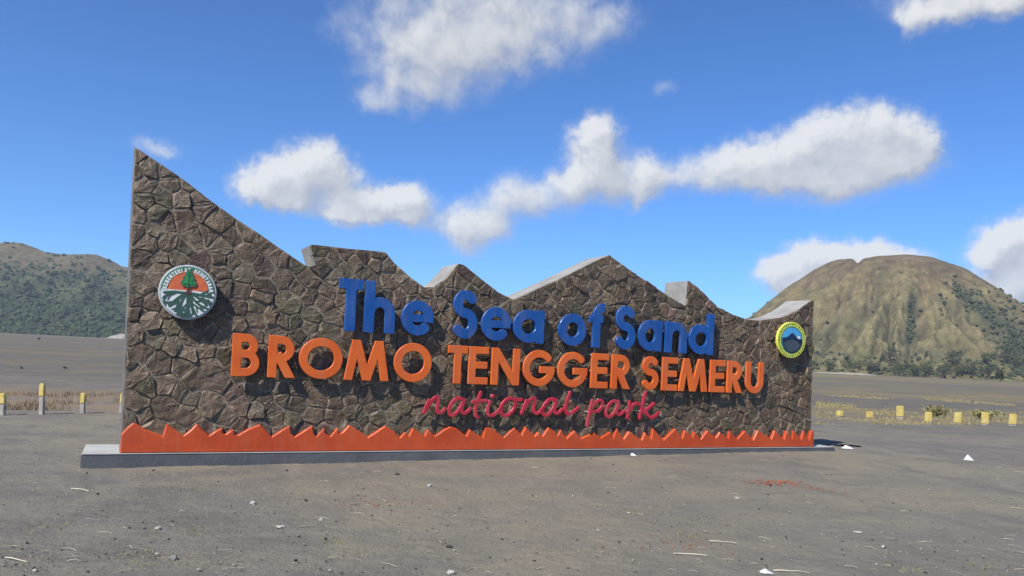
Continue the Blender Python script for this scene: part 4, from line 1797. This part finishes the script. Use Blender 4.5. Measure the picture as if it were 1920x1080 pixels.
def build_gravel():
    bank_ = [small_rock(i) for i in range(6)]
    n = 2600
    Vs, Fs, Ts, off = [], [], [], 0
    for i in range(n):
        g = on_ground(random.uniform(-30, 1950), 846 + 250 * random.random() ** .8)
        s = min(.0035 * math.exp(random.gauss(0, .55)) * (1 + .06 * g.y), .02)
        V, Fc = bank_[i % 6]
        a = random.uniform(0, 6.28)
        q = V * np.array([s, s * random.uniform(.6, 1), s * random.uniform(.45, .8)])
        q = np.stack([q[:, 0] * math.cos(a) - q[:, 1] * math.sin(a), q[:, 0] * math.sin(a) + q[:, 1] * math.cos(a), q[:, 2]], 1)
        q += np.array([g.x, g.y, float(ground_h(g.x, g.y)) + s * .35 + .004])
        Vs.append(q)
        Fs.append(Fc + off)
        off += len(V)
        k = random.random()
        c = (.40, .38, .33) if k < .12 else (.20, .185, .165) if k < .7 else (.075, .07, .066)
        Ts.append(np.tile(np.array(c) * random.uniform(.7, 1.2), (len(V), 1)))
    link('gravel', mesh_np('gravel', np.concatenate(Vs), np.concatenate(Fs), False, np.concatenate(Ts)), M_peb, kind='stuff')


build_gravel()


def straw_geo(loc, L, ang, curve, w, seed):
    r = random.Random(seed)
    V, Fc = [], []
    n = 6
    x = y = 0.0
    a = ang
    for i in range(n + 1):
        z = .006 + .012 * math.sin(math.pi * i / n) * r.uniform(.3, 1)
        nx, ny = -math.sin(a), math.cos(a)
        ww = w * (1 - .4 * i / n)
        V += [(loc.x + x + nx * ww / 2, loc.y + y + ny * ww / 2, loc.z + z), (loc.x + x, loc.y + y, loc.z + z + ww * .7),
              (loc.x + x - nx * ww / 2, loc.y + y - ny * ww / 2, loc.z + z)]
        x += math.cos(a) * L / n
        y += math.sin(a) * L / n
        a += curve / n + r.uniform(-.06, .06)
    for i in range(n):
        for k in range(2):
            o = i * 3 + k
            Fc.append((o, o + 1, o + 4, o + 3))
    return V, Fc


def build_straw_litter():
    Vs, Fs, Ts = [], [], []
    for i in range(230):
        g = on_ground(random.uniform(-30, 1950), random.uniform(862, 1085))
        g.z = float(ground_h(g.x, g.y)) + .004
        V, Fc = straw_geo(g, random.uniform(.03, .16), random.uniform(0, 6.28), random.gauss(0, .6), random.uniform(.0025, .006), i)
        o = len(Vs)
        Vs += V
        Fs += [tuple(k + o for k in f) for f in Fc]
        Ts += [np.array((.42, .37, .26)) * random.uniform(.5, 1.15)] * len(V)
    me = mesh_py('straw_litter', Vs, Fs)
    a = me.attributes.new('tint', 'FLOAT_COLOR', 'POINT')
    T = np.ones((len(Vs), 4), np.float32)
    T[:, :3] = np.array(Ts)
    a.data.foreach_set('color', T.ravel())
    link('straw_litter', me, M_grass, kind='stuff')
    # red brick crumbs in front of the wall
    bank_ = [small_rock(20 + i) for i in range(4)]
    Vs, Fs, off, Ts = [], [], 0, []
    for (x, y, n, sx, sy) in ((1440, 914, 90, .16, .10), (1475, 913, 60, .12, .08), (1532, 925, 50, .2, .12), (730, 950, 60, .35, .2), (1280, 1025, 50, .3, .15)):
        g = on_ground(x, y)
        for i in range(n):
            s = random.uniform(.003, .012) if y > 930 or y == 925 else random.uniform(.004, .018)
            V, Fc = bank_[i % 4]
            X, Y = random.gauss(g.x, sx), random.gauss(g.y, sy)
            Vs.append(V * np.array([s, s, s * .5]) + np.array([X, Y, float(ground_h(X, Y)) + s * .2 + .004]))
            Fs.append(Fc + off)
            off += len(V)
            k = random.random()
            Ts.append(np.tile(np.array((.42, .14, .075)) * (1 - .4 * k), (len(V), 1)))
    link('brick_crumbs', mesh_np('brick_crumbs', np.concatenate(Vs), np.concatenate(Fs), False, np.concatenate(Ts)), M_peb, kind='stuff')


build_straw_litter()


def stone_thing(x, y, wpx, hpx, col, label, seed):
    g = on_ground(x, y)
    k = g.y / F
    V, Fc = small_rock(seed, 2)
    V = V * np.array([wpx * k * .5, wpx * k * .42, hpx * k * .55])
    o = link('stone', mesh_np('loose_stone', V, Fc, False, np.tile(np.array(col), (len(V), 1))), M_peb)
    o.name = 'loose_stone'
    o.location = (g.x, g.y, float(ground_h(g.x, g.y)) + hpx * k * .28)
    tag(o, label, 'stone', 'loose stones lying on the sand')


GREY, PALE, DARK = (.24, .23, .21), (.38, .36, .32), (.045, .042, .04)
for args in [(1443, 851, 15, 9, GREY, 'grey fist sized rock against the plinth under the word SEMERU'),
             (744, 895, 11, 7, DARK, 'dark pebble on pale sand below the plinth middle'),
             (805, 916, 10, 6, PALE, 'pale stone just right of and below the dark pebble'),
             (475, 948, 11, 9, PALE, 'pale stone alone on the left sand below the plinth'),
             (296, 994, 12, 9, PALE, 'pale stone on the left foreground sand with dark shadow'),
             (527, 991, 20, 7, PALE, 'flat pale stone in the foreground, wider than its neighbours'),
             (602, 978, 8, 6, PALE, 'very small pale stone right of the flat wide stone'),
             (842, 1028, 13, 5, DARK, 'thin dark stone in the centre foreground'),
             (325, 1049, 16, 9, GREY, 'grey stone among straw in the lower left foreground'),
             (845, 1077, 18, 8, PALE, 'pale stone at the bottom edge left of centre'),
             (1382, 942, 12, 4, PALE, 'flat pale stone below the brick crumbs'),
             (1610, 1004, 17, 4, PALE, 'flat pale stone on the dark right foreground'),
             (1444, 919, 6, 5, DARK, 'tiny dark stone among the brick crumbs')]:
    stone_thing(*args, seed=hash(args[:2]) % 1000)


def scrap(x, y, wpx, hpx, label, seed, mat=None, name='plastic_scrap', cat='litter', shape='tent'):
    g = on_ground(x, y)
    k = g.y / F
    r = random.Random(seed)
    n = 6
    V = []
    for j in range(n):
        for i in range(n):
            u, v = i / (n - 1) - .5, j / (n - 1) - .5
            if shape == 'tent':
                z = (1 - abs(u * 2) ** 1.2) * (1 - abs(v * 2)) * hpx * k * r.uniform(.7, 1.25)
                X = u * wpx * k * r.uniform(.8, 1.1) - (.4 * z if shape == 'tent' else 0)
            else:
                z = hpx * k * r.uniform(.2, 1.0) * (1 - abs(u * 2) ** 3)
                X = u * wpx * k
            V.append((X, v * wpx * k * (.7 if shape == 'tent' else .28) * r.uniform(.8, 1.1) + (0 if shape == 'tent' else .22 * (u + .5) * wpx * k * .2), z + .006))
    b = len(V)
    V += [(p[0] * .98, p[1] * .98, max(p[2] - .006, .001)) for p in V[:b]]
    Fc = [tuple(f) for f in grid_faces(n, n)] + [tuple(int(i) + b for i in f[::-1]) for f in grid_faces(n, n)]
    o = link(name, mesh_py(name, V, [tuple(int(i) for i in f) for f in Fc], False), mat or M_scrap)
    o.location = (g.x, g.y, float(ground_h(g.x, g.y)) + .003)
    tag(o, label, cat, 'litter on the sand')


scrap(1816, 872, 17, 13, 'white crumpled scrap standing up near the right edge', 1)
scrap(1589, 851, 22, 8, 'white crumpled scrap lying by the dark rag', 2)
scrap(1187, 863, 11, 6, 'small white scrap just below the plinth, right of centre', 3)
scrap(1436, 1078, 24, 9, 'white scrap at the bottom edge, right of centre', 4)
scrap(1590, 846, 52, 3.2, 'dark flat rag lying past the plinth right end', 5, M_sliver, 'dark_sliver', 'sliver', 'flat')  # near-black flat sheet just past the plinth's right end

for (x, y, L, a, cu, lab) in [(133, 918, .26, -.35, -.2, 'pale straw stalk on the left sand below the plinth corner'),
                              (10, 1048, .22, -.55, .5, 'curved pale straw stalk in the bottom left corner'),
                              (1330, 1020, .24, -.3, .3, 'pale straw stalk in the right foreground'),
                              (1262, 1043, .28, -.15, .3, 'long bent straw stalk near the bottom centre right'),
                              (1450, 1075, .28, -.05, .05, 'straight straw stalk beside the bottom white scrap')]:
    g = on_ground(x, y)
    V, Fc = straw_geo(Vector((0, 0, 0)), L, a, cu, .009, x)
    o = link('straw_stalk', mesh_py('straw_stalk', V, Fc, True, (.52, .47, .36)), M_grass)
    o.location = (g.x, g.y, float(ground_h(g.x, g.y)) + .004)
    tag(o, lab, 'straw', 'single straw stalks on the sand')


# ------------------------------------------------------------------ air
def build_haze():
    m = bpy.data.materials.new('haze_air')
    m.use_nodes = True
    nt = m.node_tree
    nt.nodes.clear()
    out = nt.nodes.new('ShaderNodeOutputMaterial')
    v = nt.nodes.new('ShaderNodeVolumePrincipled')
    v.inputs['Color'].default_value = (.74, .84, .97, 1)
    v.inputs['Density'].default_value = 0.00008
    v.inputs['Anisotropy'].default_value = 0.2
    nt.links.new(v.outputs[0], out.inputs['Volume'])
    bm = bmesh.new()
    bmesh.ops.create_cube(bm, size=1.0)
    for q in bm.verts:
        q.co.x *= 12400
        q.co.y = -600 if q.co.y < 0 else 6700
        q.co.z = -8 if q.co.z < 0 else 330
    me = bpy.data.meshes.new('haze')
    bm.to_mesh(me)
    bm.free()
    link('haze', me, m, kind='stuff')


build_haze()
